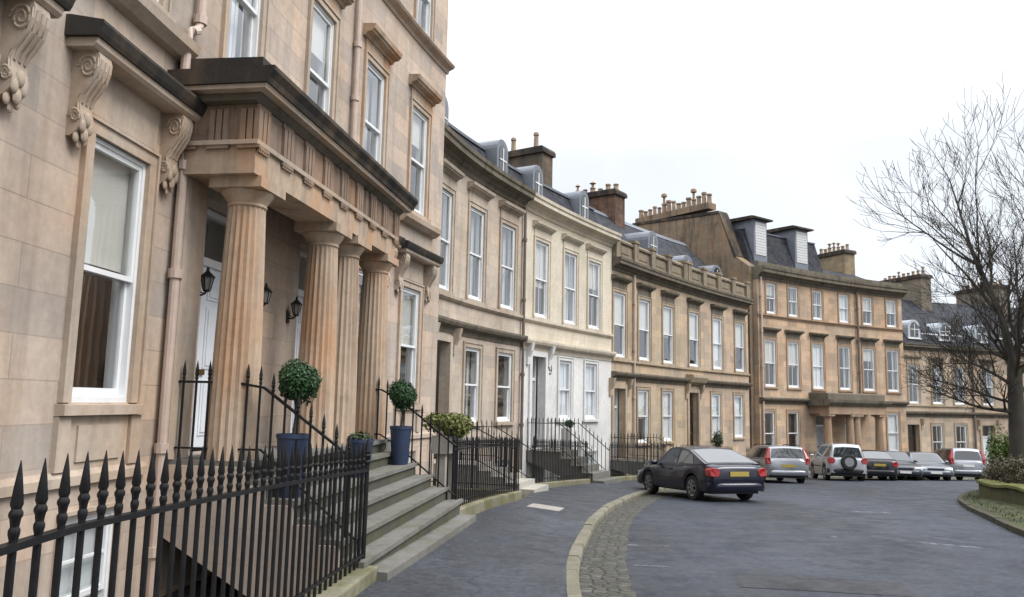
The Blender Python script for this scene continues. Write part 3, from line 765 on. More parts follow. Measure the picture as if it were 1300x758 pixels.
cn = MB(HP, .5); cn.prof(-.53, 5.03, [(0, 4.94), (1.12, 4.94), (1.14, 4.99), (0, 4.99)]); cn.build('cornice_fillet', S1T, port, org=p1)
cn = MB(HP, .5); cn.prof(-.56, 5.06, [(0, 4.992), (1.16, 4.992), (1.18, 5.05), (1.23, 5.12), (1.23, 5.17), (0, 5.17)]); cn.prof(-.36, 4.86, [(0, 5.172), (1.0, 5.172), (.99, 5.36), (0, 5.38)])
cn.build('portico_cornice', SOOT, port, org=p1)
def column_mesh(h, r0, r1, mat):
    m = MB(); pr = []; n = 14; hs = h-.30
    for i in range(n+1):
        t = i/n; pr.append((r0+(r1-r0)*t+.012*math.sin(math.pi*t), hs*t))
    m.lathe((0, 0), pr, 40, 0, .925)
    m.lathe((0, 0), [(r1, hs), (r1+.012, hs+.012), (r1+.012, hs+.03), (r1+.004, hs+.04), (r1+.01, hs+.055), (r1+.055, hs+.12), (r1+.085, hs+.165), (r1+.08, hs+.18)], 32)
    q = r1+.1; m.box(-q, q, -q, q, hs+.18, h)
    return m.build('column', mat, link=False, smooth=25)
COLM = column_mesh(3.06, .265, .205, S1C)
for u in (.13, 2.34, 3.2, 4.62): part(COLM, b1, HP(u, .66, 1.03)-p1, HP.ang(u), 'column')
for u in (0, 4.53): pil = MB(HP); pil.box(u-.2, u+.2, 0, .12, 1.03, 4.09); pil.build('pilaster', S1T, b1)
# steps of the portico
LAND = 1.03
stp = MB(HP, .5)
levels = [(1.02, LAND), (1.2, .845), (1.53, .66), (1.79, .475), (2.04, .285), (2.27, .09)]
prof = [(0, .3), (0, LAND)]
prev = LAND
for d, z in levels:
    if z != prev: prof.append((prof[-1][0], z))
    prof += [(d, z)]
    prev = z
prof += [(2.27, -.4), (1.3, -.42)]
stp.prof(-.12, 4.42, prof); stp.box(4.422, 5.0, 0, 1.0, -.4, LAND)
for d, z in levels: stp.box(-.17, 4.47, d-.02, d+.042, z-.05, z+.003)      # nosings
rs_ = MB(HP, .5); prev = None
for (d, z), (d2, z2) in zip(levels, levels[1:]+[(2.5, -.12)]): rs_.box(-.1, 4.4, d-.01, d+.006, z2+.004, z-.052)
stp.v = [(u, d, z + .02*(u+.12)*(d/2.3)) for u, d, z in stp.v]          # the flight falls a little with the street's curve
st = stp.build('entrance_steps', STEPM, b1)
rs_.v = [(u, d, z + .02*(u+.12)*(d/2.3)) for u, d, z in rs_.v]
rs_.build('risers', stone('shaded_mossy_riser_stone', (.075, .073, .06), None, .5, .1, (.07, .075, .04), (.03, .03, .022), .4), st, org=p1)  # riser shadow painted in as darker stone, together with damp and moss
ck = MB(HP, .5); ck.prof(-.165, -.125, [(d, z-.055 if i not in (0, len(prof)-1) and z > -.3 else z) for i, (d, z) in enumerate(prof)]); ck.build('step_cheek', S1, st, org=p1)
ck = MB(HP, .5); ck.prof(4.422, 4.46, [(d, z-.055 if i not in (0, len(prof)-1) and z > -.3 else z) for i, (d, z) in enumerate(prof)]); ck.build('step_cheek', S1, st, org=p1)
sl_ = MB(HP, .5); vs = []
for i in range(11):
    u = -.05+4.55*i/10; y = HP(u, 2.5, 0).y; zg = gpave(y)
    vs += [(u, 2.2, zg-.1), (u, 2.52, zg-.1), (u, 2.52, zg+.075), (u, 2.2, zg+.09)]
sl_.add(vs, [(4*i+j, 4*i+(j+1) % 4, 4*i+4+(j+1) % 4, 4*i+4+j) for i in range(10) for j in range(4)] + [(0, 1, 2, 3), (40, 41, 42, 43)])
sl_.build('bottom_slab', STEPM, st, org=p1)
vt = MB(HP, .5); vt.box(-.02, 4.4, -.12, 2.1, -2.08, -.44); vt.build('vault_shade_block', plain('painted_vault_shade', (.03, .028, .025), .9), b1)  # solid near-black block, its colour painting the shade of the open vault
downpipe(b1, H1, [(-.24, .09, 4.9), (-.24, .09, 1.1), (-.22, .09, -1.9)], .052, PIPE, [(-.24, .09, z) for z in (4.2, 3.0, 1.15, .1)])
downpipe(b1, H1, [(-.12, .09, 12.5), (-.12, .09, 5.9), (-.22, .12, 5.78), (-.36, .14, 5.7), (-.42, .12, 5.6), (-.42, .12, 5.02)], .052, PIPE, [(-.12, .09, z) for z in (11, 9, 7.4, 5.95)])
downpipe(b1, H1, [(4.85, .08, 12.5), (4.85, .08, 5.4)], .05, PIPE, [(4.85, .08, z) for z in (11, 9, 8.0, 7.0, 6.2)])
pq = MB(H1); pq.box(.26-.08, .26+.1, 0, .02, 2.33, 2.53); pq.build('door_plaque', PLAQUE, b1)

# ================================================================== house 2: greyed stone
def simple_house(fac, u0, u1, label, zb, zt, ops, mat, tm, **kw):
    h = thing('terraced_house', fac((u0+u1)/2, 0, zb), label, 'house', 'houses of the curved terrace')
    shell(h, fac, u0, u1, zb, zt, ops, mat, **kw); return h
b2 = simple_house(H2, -1.4, 5.97, 'greyed stone two storey house between the tall portico house and the white one', -2.4, 8.35,
    [opn(u, 1.0, 1.12, 3.22) for u in (2.58, 4.8)] + [opn(u, 1.0, 4.6, 7.27) for u in (.42, 2.65, 4.87)] + [opn(.48, .98, .2, 3.25)] + [opn(u, .9, -1.6, -.1) for u in (2.58, 4.8)], S2, S2T)
G2 = sash_meshes(1.0, 2.1, 0, 0, S2T, .15); F2 = sash_meshes(1.0, 2.67, 0, 0, S2T, .15, hood=(2.67+.15+.28, .1, .24)); B2 = sash_meshes(.9, 1.5, 1, 0, S2T, .08)
for u, c in ((2.58, ('curtain', .4)), (4.8, None)): place_window(b2, H2, u, 1.12, G2, 1.0, 2.1, c); place_window(b2, H2, u, -1.6, B2, .9, 1.5, ('sheet', 1))
for u, c in ((.42, ('curtain', .5)), (2.65, ('curtain', .45)), (4.87, ('curtain', .5))): place_window(b2, H2, u, 4.6, F2, 1.0, 2.67, c)
door_part(b2, H2, .48, .2, .98, 3.05, DOORD, S2T, .7, 0, console=True)
_band(b2, 'string_course', H2, -1.4, 5.97, string_pr(3.5, 3.87, .24), SOOTM)
_band(b2, 'sill_course', H2, -1.4, 5.97, [(-.04, 4.34), (.05, 4.36), (.11, 4.42), (.11, 4.5), (-.04, 4.52)], S2T)
_band(b2, 'cornice', H2, -1.4, 5.985, cornice_pr(8.08, 8.64, .42, -.5), SOOTM)
def mansard(house, fac, u0, u1, z0, z1, d0, d1, deep, mat=SLATE):
    r = MB(fac); r.prof(u0, u1, [(d0, z0), (d1, z1), (-deep, z1), (-deep, z0)]); ro = r.build('roof', mat, house)
    r = MB(fac); r.prof(u0, u1, [(d1-.1, z1), (d1+.07, z1-.03), (d1+.08, z1+.05), (d1-.1, z1+.07)]); r.build('ridge_flashing', LEAD, ro, org=house.location)
    return ro
ro = mansard(b2, H2, -1.4, 5.97, 8.64, 9.8, -.34, -.85, 8)
for u in (.9, 5.05): arched_dormer(ro, b2, H2, u, -.36, -1.4, 8.8, 10.2, .78)
downpipe(b2, H2, [(5.9, .1, 8.1), (5.9, .1, -.4)], .05, PIPED, [(5.9, .1, z) for z in (7, 5, 2.6, 1)])
# house in white and cream
bw = simple_house(HW, 0, 7.23, 'narrow house painted white below and cream above', -2.5, 8.35,
    [opn(u, .95, 1.15, 3.23) for u in (3.36, 5.46)] + [opn(u, 1.0, 4.6, 7.22) for u in (1.42, 3.7, 5.7)] + [opn(1.24, 1.0, .2, 3.25)] + [opn(u, .9, -1.6, -.1) for u in (3.36, 5.46)], SW, SWT, split=(3.6, SWL))
GW_ = sash_meshes(.95, 2.08, 1, 0, SWL, .14); FW = sash_meshes(1.0, 2.62, 1, 0, SWT, .14, hood=(2.62+.14+.26, .1, .22)); BW = sash_meshes(.9, 1.5, 1, 0, SWL, .08)
for u in (3.36, 5.46): place_window(bw, HW, u, 1.15, GW_, .95, 2.08, ('sheet', 1)); place_window(bw, HW, u, -1.6, BW, .9, 1.5, ('sheet', 1))
for u, c in ((1.42, ('blind', .6)), (3.7, ('curtain', .8)), (5.7, ('blind', .4))): place_window(bw, HW, u, 4.6, FW, 1.0, 2.62, c)
door_part(bw, HW, 1.24, .2, 1.0, 3.05, DOORG, SWL, .7, 0, console=True)
_band(bw, 'string_course', HW, 0.005, 7.22, string_pr(3.42, 3.82, .24), SWT)
_band(bw, 'sill_course', HW, 0.005, 7.22, [(-.04, 4.34), (.05, 4.36), (.11, 4.42), (.11, 4.5), (-.04, 4.52)], SWT)
_band(bw, 'cornice', HW, 0.005, 7.3, cornice_pr(8.08, 8.6, .42, -.5), SWT)
ro = mansard(bw, HW, 0.005, 7.22, 8.6, 9.75, -.34, -.85, 8)
for u in (1.75, 5.5): arched_dormer(ro, bw, HW, u, -.36, -1.4, 8.75, 10.1, .78)
chimney(bw, HW, 7.0, .85, -3.0, -5.4, 8.6, 12.7, stone('chimney_stone', (.11, .09, .07), (.5, .3, .01), .6, .2, (.2, .13, .08), (.03, .028, .025)), 2, .95, seed=4)
# painted house number and bell plate by the white house's door
nb = MB(HW); pts = [(2.2+.085*math.cos(a), .012, 2.92+.1*math.sin(a)) for a in [i*math.pi/8 for i in range(17)]]
nb.tube(pts, .014, 6); nb.tube([(2.285, .012, 2.92), (2.283, .012, 2.82), (2.262, .012, 2.74), (2.21, .012, 2.70), (2.15, .012, 2.705), (2.12, .012, 2.74)], .014, 6); nb.build('house_number', IRON, bw)
nb = MB(HW); nb.box(1.86, 1.98, 0, .03, 1.4, 1.75); nb.build('entry_panel', LEAD, bw)

# ================================================================== house 3: a pair under one parapet
PARA = stone('lichened_parapet_stone', (.235, .195, .145), None, .7, .1, (.26, .19, .12), (.06, .055, .045), .2)
def house3(u0, u1, label, doors, gws, fws, mat, cov):
    ops = [opn(u, 1.08, .1, 2.36) for u in gws] + [opn(u, 1.12, 3.64, 6.3) for u in fws] + [opn(u, 1.05, -.45, 2.36) for u in doors] + [opn(u, .9, -2.4, -.9) for u in gws]
    h = simple_house(H3, u0, u1, label, -3.1, 7.4, ops, mat, S3T)
    for i, u in enumerate(gws): place_window(h, H3, u, .1, G3, 1.08, 2.26, cov[i]); place_window(h, H3, u, -2.4, B3, .9, 1.5, ('sheet', 1))
    for i, u in enumerate(fws): place_window(h, H3, u, 3.64, F3, 1.12, 2.66, cov[2+i])
    _band(h, 'string_course', H3, u0+.003, u1-.003, string_pr(2.68, 3.05, .26), SOOTM)
    _band(h, 'sill_course', H3, u0+.003, u1-.003, [(-.04, 3.4), (.05, 3.42), (.1, 3.46), (.1, 3.54), (-.04, 3.56)], S3T)
    _band(h, 'cornice', H3, u0+.003, u1-.003, cornice_pr(7.18, 7.68, .42, -.6), SOOTM)
    pb = MB(H3); pb.prof(u0+.003, u1-.003, [(-.05, 7.68), (.12, 7.68), (.12, 7.86), (.06, 7.88), (.06, 8.38), (-.05, 8.38)])
    pb.prof(u0+.003, u1-.003, [(-.1, 8.382), (.14, 8.382), (.16, 8.46), (.05, 8.56), (-.1, 8.52)])
    po_ = pb.build('parapet', PARA, h)
    pc = MB(H3)
    k = 4
    for i in range(k+1):
        u = u0 + .25 + (u1-u0-.5)*i/k; pc.box(u-.2, u+.2, -.12, .2, 7.70, 8.58); pc.box(u-.24, u+.24, -.14, .24, 8.581, 8.7)
        if i < k:
            u2 = u+(u1-u0-.5)/k; pc.box(u+.45, u2-.45, .06, .085, 7.98, 8.28)
    pc.build('pedestals', PARA, po_, org=h.location)
    r = MB(H3); r.prof(u0+.003, u1-.003, [(-.62, 7.7), (-.62, 8.1), (-3.9, 11.3), (-8.8, 8.1), (-8.8, 7.7)]); rr = r.build('roof', SLATE, h)
    r = MB(H3); r.prof(u0+.003, u1-.003, [(-3.75, 11.2), (-3.9, 11.42), (-4.05, 11.2)]); r.build('ridge_flashing', LEAD, rr, org=h.location)
    return h, rr
G3 = sash_meshes(1.08, 2.26, 0, 0, S3T, .15); F3 = sash_meshes(1.12, 2.66, 0, 0, S3T, .15, hood=(2.66+.15+.3, .08, .24)); B3 = sash_meshes(.9, 1.5, 1, 0, S3T, .08)
b3, r3 = house3(0, 7.66, 'buff stone house next to the white one, its door at the left under a parapet', [.7], [3.07, 5.62], [.75, 3.2, 5.75], S3,
    [('blind', .55), ('sheet', 1), ('blind', .52), ('blind', .5), ('blind', .55)])
door_part(b3, H3, .7, -.45, 1.05, 2.81, DOORG, S3T, .7, 0, console=True)
b3b, r3b = house3(7.66, 15.33, 'warm buff stone house with a red fanlight behind the dark blue car', [8.52], [11.22, 13.98], [8.68, 11.5, 14.25], S3B,
    [('sheet', 1), ('sheet', 1), ('blind', .5), ('sheet', 1), ('blind', .48)])
door_part(b3b, H3, 8.52, -.45, 1.05, 2.81, DOORD, S3T, .7, 0, console=True, fan_m=DOORR)
_band(b3b, 'door_cornice', H3, 7.7, 9.5, [(0, 2.7), (.3, 2.86), (.42, 3.08), (.42, 3.2), (0, 3.24)], S3T)
arched_dormer(r3, b3, H3, 6.9, -1.3, -3.2, 8.75, 10.25, 1.1); arched_dormer(r3b, b3b, H3, 10.4, -1.1, -3, 8.3, 9.6, 1.3, LEAD); arched_dormer(r3b, b3b, H3, 13.9, -1.1, -3, 8.3, 9.6, 1.3, LEAD)
chimney(b3, H3, 7.35, 1.0, -3.4, -6.2, 8.8, 12.7, stone('soot_streaked_chimney', (.12, .075, .055), (.4, .25, .012), .85, .3, (.19, .10, .06), (.02, .02, .02)), 6, .38, seed=5)
downpipe(b3, H3, [(2.05, .08, 7.2), (2.05, .08, -.9)], .05, PIPE, [(2.05, .08, z) for z in (6, 4, 2, .5)])
# ================================================================== house 4: three storeys, shared columned porch
g4, f4, t4 = [.75, 3.02, 12.45], [.97, 3.2, 5.55, 8.12, 10.4, 12.65], [1.17, 3.3, 5.65, 8.2, 10.45, 12.7]
D4 = (5.85, 8.6)
ops = [opn(u, 1.0, -.95, 1.5) for u in g4] + [opn(u, 1.05, 2.9, 5.57) for u in f4] + [opn(u, .9, 7.08, 8.85) for u in t4] + [opn(u, 1.3, -1.4, 1.35) for u in D4]
b4 = simple_house(H4, -.1, 13.68, 'orange stone three storey house with two lidded dormers and a columned porch', -4.2, 9.35, ops, S4, S4T)
G4 = sash_meshes(1.0, 2.45, 0, 0, S4T, .15); F4 = sash_meshes(1.05, 2.67, 1, 0, S4T, .15, hood=(2.67+.15+.3, .1, .26)); T4 = sash_meshes(.9, 1.77, 1, 0, S4T, .13)
for u, c in zip(g4, (None, None, ('sheet', 1))): place_window(b4, H4, u, -.95, G4, 1.0, 2.45, c)
for u, c in zip(f4, (('blind', .5), ('blind', .55), ('sheet', 1), ('curtain', .5), ('blind', .3), ('curtain', .4))): place_window(b4, H4, u, 2.9, F4, 1.05, 2.67, c)
for u, c in zip(t4, (('blind', .4), ('curtain', .6), ('curtain', .7), ('sheet', 1), ('blind', .5), ('blind', .5))): place_window(b4, H4, u, 7.08, T4, .9, 1.77, c)
for u in D4: door_part(b4, H4, u, -1.4, 1.3, 2.75, DOORW if u > 7 else DOORG, None, .6, .1)
_band(b4, 'string_course', H4, -.1, 13.72, string_pr(1.92, 2.3, .28), SOOTM)
_band(b4, 'sill_course', H4, -.1, 13.72, string_pr(6.8, 7.0, .14), S4T)
_band(b4, 'cornice', H4, -.15, 13.85, cornice_pr(9.0, 9.7, .5, -.6), SOOTM)
pa = MB(H4); pa.prof(-.1, 13.7, [(-.15, 9.7), (.1, 9.7), (.1, 10.0), (-.15, 10.05)]); pa.build('blocking_course', SOOTM, b4)
ro = mansard(b4, H4, .35, 7.4, 9.7, 12.2, -.6, -1.4, 8)
r = MB(H4); r.prof(7.4, 13.68, [(-.5, 9.7), (-4.2, 11.3), (-8.8, 9.7)]); r.build('rear_roof', SLATE, b4)
for u in (1.35, 5.3):
    mb = MB(H4); mb.box(u-.62, u+.62, -3.4, -.75, 10.1, 12.72); dm = mb.build('dormer', LEAD, ro, org=b4.location)
    mb = MB(H4); mb.prof(u-.85, u+.85, [(-3.6, 12.72), (-.45, 12.72), (-.45, 12.82), (-.7, 12.9), (-3.6, 12.95)]); mb.build('lid', SOOT, dm, org=b4.location)
    mb = MB(H4)
    for k in range(12): z = 10.62 + k*.165; mb.prof(u-.5, u+.5, [(-.75, z), (-.72, z), (-.69, z+.13), (-.75, z+.15)])
    mb.build('slatted_shutter', WHITE, dm, org=b4.location)
# gable with its row of pots
gb = MB(H4); prg = [(-.3, -3), (-.3, 9.7), (-1.2, 10.4), (-2.3, 13.1), (-9.2, 13.5), (-9.2, -3)]
gb.prof(-.45, .32, prg); go = gb.build('gable_wall', GABLE, b4)
gc = MB(H4); gc.prof(-.5, .37, [(-1.15, 10.42), (-2.25, 13.13), (-2.35, 13.3), (-9.3, 13.7), (-9.3, 13.52), (-2.32, 13.12), (-1.25, 10.3)]); gc.build('gable_cope', SOOT, go, org=b4.location)
gc = MB(H4); gc.box(-.42, .3, -9.1, -3.1, 13.6, 13.98); cb = gc.build('chimney', GABLE, b4)
r_ = random.Random(11)
for i in range(15):
    d = -3.3-5.6*i/14; h_ = .62*r_.uniform(.7, 1.3); q = MB(); rr = .14*r_.uniform(.9, 1.2)
    q.lathe((0, 0), [(rr*1.2, 0), (rr, .1), (rr*.85, h_*.8), (rr*1.15, h_*.85), (rr*1.1, h_), (rr*.7, h_-.02)], 9)
    if i in (3, 9): q.lathe((0, 0), [(.08, h_), (.08, h_+.4), (.2, h_+.45), (.18, h_+.62), (.05, h_+.7)], 8)
    q.build('chimney_pot', POTCLAY, cb, smooth=True).location = H4(-.06, d, 13.98)-b4.location
chimney(b4, H4, 13.4, .9, -3.8, -6.6, 9.7, 12.9, stone('buff_chimney_stone', (.25, .2, .13), (.5, .3, .01), .5, .2, (.27, .2, .12), (.06, .055, .045)), 7, .5, seed=7)
# porch
pq = MB(H4); pq.box(4.55, 10.1, .0, 1.35, 1.42, 1.9); pr4 = pq.build('porch', S4T, b4)
pq = MB(H4); pq.prof(4.3, 10.35, [(0, 1.902), (1.45, 1.902), (1.62, 2.1), (1.65, 2.24), (0, 2.3)]); pq.build('porch_cornice', SOOTM, pr4, org=b4.location)
pq = MB(H4); pq.prof(4.6, 10.05, [(0, 2.302), (1.3, 2.26), (1.3, 2.6), (1.1, 2.66), (0, 2.66)]); pq.build('porch_parapet', SOOTM, pr4, org=b4.location)
C4 = column_mesh(2.82, .25, .2, S4T)
for u in (4.85, 7.0, 7.65, 9.8): part(C4, b4, H4(u, 1.02, -1.4)-b4.location, H4.ang(u), 'column')
pq = MB(H4); pq.box(4.5, 10.15, 0, 1.5, -2.4, -1.4); pq.box(5, 9.7, 1.502, 1.9, -2.5, -1.65); pq.box(5, 9.7, 1.902, 2.3, -2.6, -1.95); pq.build('entrance_steps', STEPM, b4)
downpipe(b4, H4, [(9.35, .12, 9.1), (9.35, .12, 2.3)], .07, PIPED, [(9.35, .12, z) for z in (8, 6, 4)])
downpipe(b4, H4, [(.1, .1, 9.1), (.1, .1, -2)], .06, PIPE, [(.1, .1, z) for z in (8, 6, 4, 1)])
# ================================================================== house 5 and the one behind the tree
def house5(fac, u0, u1, label, mat, tm, door, gws, fws, dms, bars, dm_m):
    ops = [opn(u, .98, -1.5, .8) for u in gws] + [opn(u, .98, 2.2, 4.76) for u in fws] + [opn(u, 1.15, -2.1, .8) for u in door]
    h = simple_house(fac, u0, u1, label, -4.8, 5.95, ops, mat, tm)
    g = sash_meshes(.98, 2.3, bars, 0, tm, .14); f = sash_meshes(.98, 2.56, bars, 0, tm, .14, hood=(2.56+.14+.3, .1, .24))
    for i, u in enumerate(gws): place_window(h, fac, u, -1.5, g, .98, 2.3, None)
    for i, u in enumerate(fws): place_window(h, fac, u, 2.2, f, .98, 2.56, (None, ('blind', .3), None)[i % 3])
    for u in door: door_part(h, fac, u, -2.1, 1.15, 2.9, dm_m, tm, .75, 0, console=True)
    _band(h, 'string_course', fac, u0, u1, string_pr(1.3, 1.7, .26), SOOTM); _band(h, 'cornice', fac, u0, u1, cornice_pr(5.75, 6.22, .42, -.5), SOOTM)
    _band(h, 'sill_course', fac, u0, u1, [(-.04, 1.98), (.1, 2.02), (.1, 2.1), (-.04, 2.12)], tm)
    r = MB(fac); r.prof(u0, u1, [(-.35, 6.22), (-1.0, 7.2), (-4.4, 10.0), (-8.9, 6.3), (-8.9, 6.22)]); rr = r.build('roof', SLATE, h)
    for u in dms: arched_dormer(rr, h, fac, u, -.55, -2.6, 6.6, 7.95, 1.2, LEADW)
    bp = MB(fac); bp.prof(u0+2.5, u1-.6, [(-.25, 6.95), (-.22, 6.95), (-.22, 7.02), (-.25, 7.02)]); bp.build('roof_guard_rail', WHITE, rr, org=h.location)
    return h
b5 = house5(H5, .02, 6.93, 'pale stone two storey house with white dormers right of the three storey one', S5, S5T, [.92], [3.3, 5.55], [1.2, 3.5, 5.6], [2.2, 5.2], 1, DOORD)
chimney(b5, H5, 6.7, .9, -3.4, -7.6, 7.5, 11.9, stone('tall_chimney_stone', (.19, .165, .13), (.5, .3, .01), .5, .2, (.22, .18, .12), (.05, .048, .04)), 9, .35, seed=9)
downpipe(b5, H5, [(6.75, .1, 5.9), (6.75, .1, -2.5)], .07, PIPED)
b6 = house5(H6, 0, 13.8, 'warm stone house behind the bare tree with a white door', S3B, S3T, [1.1], [3.6, 6.2, 9.2, 12], [1.3, 3.8, 6.3, 9.2, 12], [1.6, 5.2, 9, 12.4], 1, DOORW)
chimney(b6, H6, 7.0, .9, -3.4, -7.6, 7.5, 11.6, MATS['tall_chimney_stone'], 8, .4, seed=10)

# ------------------------------------------------------------------ railings
def spear_mesh(h, w_, hd, name='picket', seg=8):
    m = MB(); q = w_/2; zh = h-hd
    m.frustum((0, 0), q, q, -.06, zh, seg)
    m.lathe((0, 0), [(q*1.05, zh-.005), (q*1.35, zh+hd*.05), (q*1.35, zh+hd*.10), (q*1.0, zh+hd*.14), (q*1.25, zh+hd*.24), (q*1.6, zh+hd*.28), (q*1.6, zh+hd*.32), (q*1.1, zh+hd*.37),
                     (q*1.5, zh+hd*.43), (q*.8, zh+hd*.75), (.0015, h)], seg)
    return m.build(name, IRON, link=False, smooth=30)
def railing(path, label, h=1.0, spacing=.14, w_=.022, hd=.16, rail_z=None, plinth=None, posts=(), individual=True, low=.1, group='black iron railings of the terrace', pm=PLINTH, rail2=None):
    """path: list of world points at the pickets' feet; heights may be given per point as a 4th value"""
    pts = [Vector(q[:3]) for q in path]; hs = [q[3] if len(q) > 3 else h for q in path]
    root = thing('iron_railing', pts[0], label, 'railing', group)
    S = [0]
    for a, b in zip(pts, pts[1:]): S.append(S[-1]+(b-a).xy.length)
    def at(s_):
        for i in range(len(S)-1):
            if s_ <= S[i+1]+1e-6:
                k = (s_-S[i])/max(1e-6, S[i+1]-S[i]); return pts[i].lerp(pts[i+1], k), hs[i]+(hs[i+1]-hs[i])*k, math.atan2((pts[i+1]-pts[i]).y, (pts[i+1]-pts[i]).x)
        return pts[-1], hs[-1], 0
    n = max(2, round(S[-1]/spacing)); cache = {}; allm = MB()
    for i in range(n+1):
        p, hh, a = at(S[-1]*i/n); key = round(hh, 2); p = p-pts[0]
        big = i in posts or (i-n-1) in posts
        if individual:
            k2 = (key, big)
            if k2 not in cache: cache[k2] = spear_mesh(key+(.06 if big else 0), w_*(1.7 if big else 1), hd*(1.1 if big else 1), 'post' if big else 'picket')
            part(cache[k2], root, p, a, 'post' if big else 'picket')
        else:
            q = w_/2*(1.6 if big else 1); x, y, z = p
            allm.frustum((x, y), q, q, z-.06, z+hh-hd, 5); allm.frustum((x, y), q*1.7, .004, z+hh-hd, z+hh, 5)
    if not individual: allm.build('pickets', IRON, root)
    rz_ = rail_z if rail_z else [hd+.04, None]
    rl = MB()
    for i in range(len(pts)-1):
        a, b = pts[i]-pts[0], pts[i+1]-pts[0]
        for off in (hs[i]-hd-.03, ):
            a2, b2 = a+Vector((0, 0, hs[i]-hd-.03)), b+Vector((0, 0, hs[i+1]-hd-.03)); rl.bar(a2, b2, w_*1.5, w_*.9)
    rl.build('rail', IRON, root)
    if low:
        rl = MB()
        for i in range(len(pts)-1): rl.bar(pts[i]-pts[0]+Vector((0, 0, low)), pts[i+1]-pts[0]+Vector((0, 0, low)), w_*1.2, w_*.7)
        rl.build('rail', IRON, root)
    if plinth:
        ph, pw = plinth; pl = MB(); vs = []
        for i, p in enumerate(pts):
            t = (pts[min(i+1, len(pts)-1)]-pts[max(i-1, 0)]).xy.normalized(); nrm = Vector((t.y, -t.x, 0))
            q = p-pts[0]; vs += [q-nrm*pw/2-Vector((0, 0, ph+.1)), q-nrm*pw/2, q+nrm*pw/2, q+nrm*pw/2-Vector((0, 0, ph+.1))]
        m_ = len(pts); pl.add(vs, [(4*i+j, 4*i+(j+1) % 4, 4*i+4+(j+1) % 4, 4*i+4+j) for i in range(m_-1) for j in range(4)] + [(0, 1, 2, 3), (4*m_-4, 4*m_-3, 4*m_-2, 4*m_-1)])
        pl.build('plinth', pm, root, bevel=.02)
    return root
# the long near railing: feet on a mossy plinth
path = []
for i in range(29):
    u = -10.2+(10.2-.1)*i/28; p = H1(u, 2.26, 0); top = 1.47 if u < -5.5 else 1.47-(u+5.5)*.038 ; zf = gpave(p.y)+.13
    path.append((p.x, p.y, zf, top-zf))
railing(path, 'long black spear railing closest to the camera, on a mossy stone plinth', spacing=.15, w_=.029, hd=.26, plinth=(.16, .34), posts=(-1,), low=.1)
def dpath(fac, pts): return [(*fac(u, d, z), h) for u, d, z, h in pts]
railing(dpath(H1, [(-.08, .05, LAND, 1.05), (-.08, .78, LAND, 1.05), (-.08, 1.1, LAND, 1.0), (-.08, 2.2, .12, 1.12)]), 'black railing coming down the near side of the portico steps', spacing=.14, w_=.028, hd=.2, low=.12)
railing(dpath(H1, [(4.48, .3, LAND, 1.1), (4.48, .95, LAND, 1.05), (4.48, 1.25, .86, 1.08), (4.48, 2.25, .1, 1.1)]), 'black railing coming down the far side of the portico steps', spacing=.145, w_=.027, hd=.19, low=.12)
def gp(fac, u, d): return gpave(fac(u, d, 0).y)
def front(fac, u0, u1, d, n=6, h=1.15, up=.14, ends=(False, False)):
    q = []
    if ends[0]: q.append((*fac(u0, .1, gp(fac, u0, d)+up), h))
    for i in range(n+1):
        u = u0+(u1-u0)*i/n; q.append((*fac(u, d, gp(fac, u, d)+up), h))
    if ends[1]: q.append((*fac(u1, .1, gp(fac, u1, d)+up), h))
    return q
railing(front(H1, 4.75, 9.3, 2.12, 6, 1.12, ends=(0, 1)), 'black railing round the sunken area right of the portico steps', spacing=.12, w_=.026, hd=.16, plinth=(.14, .26), posts=(0,), low=.1)
def stair(house, fac, uc, wd, z0, d1, mat, n=4, top=.6):
    """landing and steps from the door sill down to the pavement"""
    zg = gp(fac, uc, d1); mb = MB(fac); pr = [(.0, z0-.35), (0, z0-.02), (top, z0-.02)]; k = (z0-.02-zg-.1)/n
    for i in range(1, n+1):
        d = top+(d1-top)*i/n; pr += [(pr[-1][0], z0-.02-k*i), (d, z0-.02-k*i)]
    pr += [(d1, zg-.2), (d1-.3, zg-.25)]
    mb.prof(uc-wd/2, uc+wd/2, pr); return mb.build('entrance_steps', mat, house)
stair(b2, H2, .48, 1.5, .2, 2.75, STEPW, 4, 1.3); stair(bw, HW, 1.24, 1.5, .2, 2.7, STEPM, 4, 1.2); stair(b3, H3, .7, 1.5, -.45, 2.7, STEPM, 3, 1.4); stair(b3b, H3, 8.52, 1.5, -.45, 2.7, STEPM, 4, 1.2)
stair(b5, H5, .92, 1.5, -2.1, 2.9, STEPM, 2, 1.5); stair(b6, H6, 1.1, 1.5, -2.1, 2.9, STEPM, 2, 1.5)
def flank(fac, u, z0, d1, label, top=1.2, h=1.05):
    zg = gp(fac, u, d1)+.12; railing(dpath(fac, [(u, .05, z0, h), (u, top, z0, h), (u, d1, zg, h)]), label, spacing=.14, w_=.022, hd=.16, low=.12)
flank(H2, -.3, .2, 2.3, 'black stair railing on the near side of the pale steps to the dark door', 1.3)
flank(H2, 1.26, .2, 2.3, 'black stair railing on the far side of the pale steps to the dark door', 1.3)
railing(front(H2, 1.4, 5.95, 2.3, 5, 1.15), 'black area railing below the grey stone house, right of its pale steps', spacing=.125, w_=.026, hd=.16, plinth=(.14, .26), posts=(0,), individual=True)
flank(HW, .46, .2, 2.3, 'black stair railing on the near side of the white house\'s steps'); flank(HW, 2.02, .2, 2.3, 'black stair railing on the far side of the white house\'s steps')
railing(front(HW, 2.15, 7.2, 2.3, 5, 1.15), 'black area railing in front of the white house\'s two ground floor windows', spacing=.125, w_=.026, hd=.16, plinth=(.14, .26), posts=(0, -1), individual=False)
flank(H3, -.08, -.45, 2.3, 'black stair railing between the white house and the next door', 1.4); flank(H3, 1.5, -.45, 2.3, 'black stair railing beyond the first buff house\'s door', 1.4)
